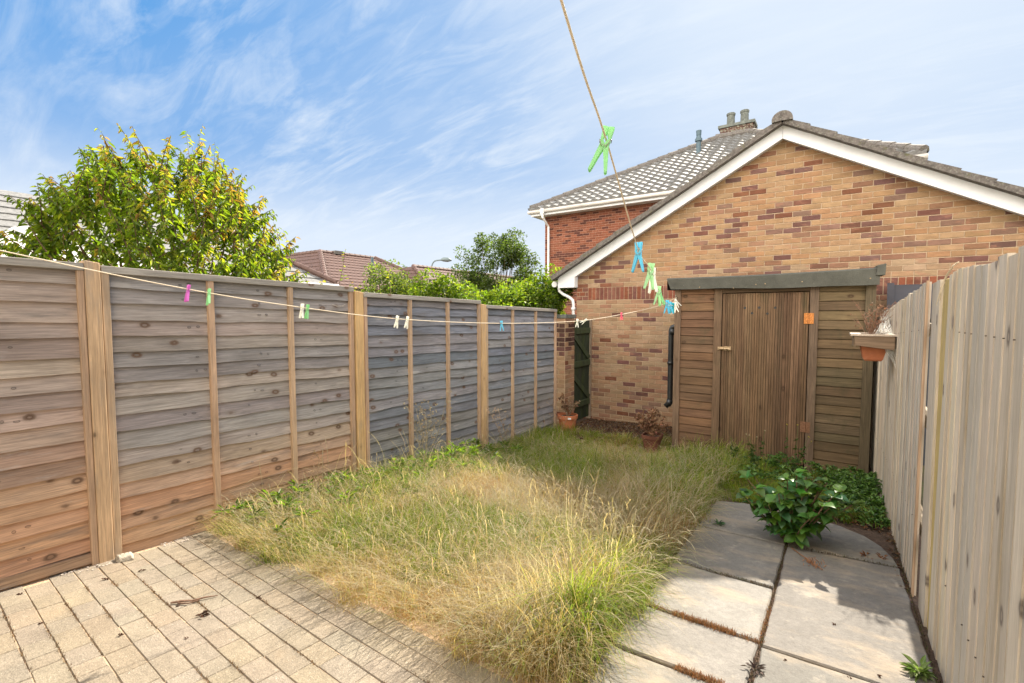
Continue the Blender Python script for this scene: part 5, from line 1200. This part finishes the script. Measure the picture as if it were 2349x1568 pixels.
# twig and dead leaves on the paving
b = MB(); tw = [(-2.733, .937), (-2.70, .97), (-2.665, 1.01), (-2.64, 1.055), (-2.612, 1.105)]; b.tube([(u, v, gz(u, v)+.008+.004*(i % 2)) for i, (u, v) in enumerate(tw)], [.005, .006, .005, .0045, .002], 6)
b.tube([(-2.70, .955, gz(-2.7, .95)+.008), (-2.655, .985, gz(-2.7, .95)+.008), (-2.64, 1.03, gz(-2.7, .95)+.006)], .0035, 5)
M['twig'] = mat('twig_bark', (.20, .12, .08), .9, n=[(90, .6, 1.3, 3)])
tag(b.build('twig', M['twig']), 'thin brown twig lying across the block paving', 'twig')
def deadleaf(u, v, s, label, seed):
    rr = np.random.default_rng(seed); n = 6; P = np.array([[u, v, gz(u, v)+.004]]*n)+rr.normal(0, s*.25, (n, 3))*np.array([1, 1, .2]); P[:, 2] = np.maximum(P[:, 2], gz(u, v)+.002)
    D = unit(n, rr)*np.array([1, 1, .5])+np.array([0, 0, .3]); L_ = rr.uniform(s*.6, s*1.1, n)
    o = npmesh('dead_leaf', *leaves(P, D, unit(n, rr)+np.array([0, 0, 1]), L_, L_*.6, pick(n, [(.22, .12, .08), (.28, .16, .10), (.17, .09, .06)], None, .15, rr), .4, .6), M['dry']); tag(o, label, 'dead leaf', 'dead leaves fallen on the paving')
DLs = [(-2.49, .975, .030, 'largest curled dead leaf just below the twig on the paving'), (-2.68, .95, .012, 'tiny dead leaf touching the lower end of the twig'), (-3.33, .84, .018, 'small dead leaf near the foot of the first orange post'),
       (-3.28, .98, .018, 'small dead leaf a little right of the first orange post'), (-3.50, .53, .014, 'small dead leaf close under the first fence panel'), (-2.42, 1.22, .014, 'small dead leaf on the paving near the grass shadows'),
       (-2.62, .70, .013, 'small dead leaf alone in the lower middle of the paving'), (-2.35, .86, .010, 'faint dead leaf right of the largest curled leaf'), (-3.05, .52, .012, 'small dead leaf in the lower left of the paving'),
       (.20, 2.30, .012, 'small dead leaf on the sunlit slab near the fence'), (-.12, 2.20, .013, 'brown dead leaf by the joint of the two right slabs'), (.05, 2.62, .010, 'tiny dead leaf at the edge of the shadow on the large slab'), (.10, 2.22, .010, 'tiny dead leaf near the front edge of the large slab')]
for i, (u, v, s, lb) in enumerate(DLs): deadleaf(u, v, s, lb, 900+i)
# mortar crumbs and white stone by the first post
b = MB(); b.hexa([(-3.60, .95, .0), (-3.52, .94, .0), (-3.49, 1.02, .0), (-3.575, 1.04, .0), (-3.59, .96, .028), (-3.53, .955, .026), (-3.505, 1.01, .026), (-3.57, 1.025, .028)]); tag(b.build('white_stone', M['crumb'], bevel=.006), 'flat whitish broken stone at the foot of the first orange post', 'stone')
b = MB()
for k in range(70):
    u = random.uniform(-3.62, -3.53); v = random.choice([random.uniform(.70, .95), random.uniform(1.2, 1.35)]); s = random.uniform(.002, .006); z = gz(u, v); b.box((u-s, v-s, z-.002), (u+s, v+s*.8, z+s*.9))
tag(b.build('gravel_crumbs', M['stone']), 'scattered pale mortar crumbs along the foot of the left fence', 'gravel', kind='stuff')
# leaf stuck on the third fence panel bay
b = MB(); b.tube([(LF+.03, 2.53, 1.585), (LF+.032, 2.58, 1.572), (LF+.032, 2.64, 1.575)], .004, 5); b.tube([(LF+.032, 2.62, 1.573), (LF+.034, 2.66, 1.592)], .0025, 5)
tag(b.build('wood_splinter', M['stone']), 'small pale splinter stuck near the top of the second fence panel', 'splinter')
# curly fibre hanging from the right fence
b = MB(); b.tube([(RF-.03, 2.45, 1.70), (RF-.035, 2.52, 1.69), (RF-.04, 2.60, 1.66), (RF-.045, 2.68, 1.60), (RF-.05, 2.73, 1.54)], [.002, .003, .004, .003, .001], 5); b.tube([(RF-.04, 2.62, 1.65), (RF-.05, 2.64, 1.59), (RF-.045, 2.68, 1.56)], .002, 5)
tag(b.build('dry_fibre', M['rope']), 'curled straw fibre hanging over the top of the right fence', 'fibre')

# ------------------------------------------------------------------ washing line
HK = Vector((-1.60, 5.95, 1.71))
def xy(X, Y, z): return Vector((.8269*X-.5623*Y, .5623*X+.8269*Y, z))
far_pts = [HK, xy(1.73, 5.56, 1.603), xy(1.155, 4.98, 1.50), xy(.615, 4.436, 1.438), xy(-.083, 3.72, 1.430), xy(-.717, 3.08, 1.469), xy(-1.157, 2.636, 1.537), xy(-1.54, 2.25, 1.62), xy(-1.97, 1.81, 1.748), xy(-2.6, 1.18, 1.96)]
near_pts = [xy(-.74, -1.6, 2.40), xy(-.26, -.339, 2.02), xy(.043, .467, 1.812), xy(.146, .74, 1.764), xy(.338, 1.27, 1.672), xy(.43, 1.47, 1.638), xy(.61, 1.97, 1.598), xy(.92, 2.8, 1.565), xy(1.42, 4.1, 1.585), HK]
def spline(P, n=10):
    o = []
    for i in range(len(P)-1):
        p0, p1, p2, p3 = P[max(i-1, 0)], P[i], P[i+1], P[min(i+2, len(P)-1)]
        for k in range(n):
            t = k/n; o.append(.5*((2*p1)+(p2-p0)*t+(2*p0-5*p1+4*p2-p3)*t*t+(3*p1-p0-3*p2+p3)*t**3))
    o.append(P[-1]); return o
wl = empty('washing_line', HK, 'cream cord washing line strung from the shed corner with coloured pegs on it', 'washing line')
b = MB(); b.tube(spline(near_pts), .0015, 8); b.build('near_cord', M['rope'], wl, smooth=True)
b = MB(); b.tube(spline(far_pts), .0024, 8); b.build('far_cord', M['rope'], wl, smooth=True)
b = MB(); lc = HK+Vector((-.03, -.03, -.13)); pp = [lc+Vector((.04*math.cos(t)+.02*math.sin(t), .02*math.cos(t), .075*math.sin(t))) for t in [2*PI*k/20 for k in range(21)]]; b.tube(pp, .004, 8)
b.tube([HK, HK+Vector((-.02, -.02, -.06))], .004, 8); b.build('cord_loop', M['rope'], wl, smooth=True)
b = MB(); b.tube([HK+Vector((.02, .04, .005)), HK, HK+Vector((0, -.03, .0)), HK+Vector((0, -.03, .025))], .004, 8); b.build('hook', M['steel'], wl, smooth=True)
# peg prototype: opening plane is local XZ, cord runs along local Y through the jaw
def arm_mesh(s):
    mb = MB(); pr_ = [(-.0015, .020), (.0015, .033), (.0095, .034), (.0085, .020), (.0065, .004), (.0050, -.010), (.0125, -.046), (.0085, -.048), (.0045, -.046), (-.0012, -.012), (-.0012, -.002), (.0008, .004), (.0040, .010), (.0040, .015), (.0002, .020)]
    pr_ = [(.0002, .033), (.0100, .034), (.0088, .018), (.0080, .000), (.0105, -.012), (.0165, -.045), (.0140, -.048), (.0115, -.046), (.0030, -.016), (.0002, -.008), (.0002, .004), (.0038, .010), (.0040, .015), (.0004, .021)]
    if s < 0: pr_ = [(-x, z) for x, z in pr_][::-1]
    n = len(pr_); vs = [(x, -.0052, z) for x, z in pr_]+[(x, .0052, z) for x, z in pr_]
    mb.add(vs, [tuple(range(n)), tuple(range(n, 2*n))[::-1]]+[(i, n+i, n+(i+1) % n, (i+1) % n) for i in range(n)]); return mb
aR = arm_mesh(1).build('peg_arm', None, bevel=.0008); aL = arm_mesh(-1).build('peg_arm', None, bevel=.0008)
mb = MB(); cp_ = []
for k in range(40): t = k/39*5*PI; cp_.append((.0042*math.cos(t), -.0062+.0124*k/39, -.004+.0042*math.sin(t)))
mb.tube(cp_, .0007, 5); mb.tube([(.004, -.0065, -.003), (.0095, -.0065, .010), (.0102, 0, .012), (.0095, .0065, .010)], .0008, 5); mb.tube([(-.004, -.0065, -.003), (-.0095, -.0065, .008), (-.0100, 0, .010), (-.0095, .0065, .008)], .0008, 5)
spg = mb.build('spring', M['steel'], smooth=True)
protos = [aR, aL, spg]
def peg(P, ydir, colr, label, tilt=0, yaw=0, sc=1.0, close=0):
    root = empty('clothes_peg', P, label, 'clothes peg', 'plastic pegs clipped on the washing line')
    yd = Vector(ydir).normalized(); z = Vector((0, 0, 1)); x = yd.cross(z).normalized(); z = x.cross(yd).normalized()
    Rm = Matrix((x, yd, z)).transposed() @ Matrix.Rotation(tilt, 3, 'Y') @ Matrix.Rotation(yaw, 3, 'Z')
    off = Rm @ Vector((0, 0, -.013))*sc
    root.rotation_euler = Rm.to_euler(); root.location = Vector(P)+off; root.scale = (sc, sc, sc)
    for p in protos:
        c = p.copy(); COL.objects.link(c); c.parent = root; c.location = (0, 0, 0)
        if p is not spg:
            if not c.material_slots: pass
            c.material_slots[0].link = 'OBJECT'; c.material_slots[0].material = PM[colr]
for p in (aR, aL): p.data.materials.append(M['pvc'])
near_s = spline(near_pts, 40); far_s = spline(far_pts, 40)
def near_at(Yd):   # by camera depth
    best = min(range(len(near_s)-1), key=lambda i: abs((-.5623*near_s[i].x+.8269*near_s[i].y)-Yd)); return near_s[best], near_s[best+1]-near_s[best]
def far_at(px):
    def pxo(p): X = .8269*p.x+.5623*p.y; Y = -.5623*p.x+.8269*p.y; return 1174.5+1080*X/max(Y, .1)
    best = min(range(len(far_s)-1), key=lambda i: abs(pxo(far_s[i])-px)); return far_s[best], far_s[best+1]-far_s[best]
for (Yd, c, lb, ti, ya, sc) in [(.735, 'green', 'big green peg nearest the camera against the sky', .22, .15, .88), (1.27, 'blue', 'light blue peg below the bargeboard on the near cord', .0, -.1, 1.0), (1.47, 'pale', 'pale green peg second below the light blue peg', .08, .5, 1.0), (1.55, 'white', 'whitish peg tucked behind the pale green peg', -.05, -.5, 1.0),
                         (1.97, 'pale', 'pale green peg left of the shed roof corner', .06, .2, .98), (2.03, 'green', 'green peg pressed behind the pale green one by the shed roof', -.22, -.7, .95), (2.80, 'blue', 'first blue peg of the cluster by the shed corner post', .05, .3, 1.0), (3.15, 'blue', 'second blue peg of the cluster by the shed corner post', -.1, -.3, .98),
                         (3.5, 'teal', 'dark teal peg in the cluster by the shed corner post', .1, .6, 1.0), (3.9, 'white', 'lower white peg of the cluster by the shed corner post', -.25, .2, 1.05), (4.9, 'white', 'upper white peg standing out against the shed corner post', -.6, .2, 1.15)]:
    P, d = near_at(Yd); peg(P, d, c, lb, ti, ya, sc)
for (px, c, lb, ti, ya) in [(438, 'magenta', 'magenta peg on the far cord over the second fence panel', .1, .1), (484, 'green', 'green peg on the far cord by the first batten', .30, .05), (695, 'white', 'white peg beside a green one over the second batten', .05, .2), (704, 'green', 'green peg pressed against a white one over the second batten', -.03, .1),
                        (909, 'white', 'left of two white pegs over the third fence panel', -.20, .2), (934, 'white', 'right of two white pegs over the third fence panel', -.22, .15), (1150, 'blue', 'blue peg alone over the last fence panel', .12, .9), (1325, 'white', 'white peg hanging in front of the green gate', -.1, .2),
                        (1343, 'white', 'white peg lying slanted along the cord by the gate', -1.05, .6), (1426, 'pink', 'pink peg on the far cord before the garage wall', .0, 1.2)]:
    P, d = far_at(px); peg(P, d, c, lb, ti, ya, 1.0)
for p in protos: bpy.data.objects.remove(p)
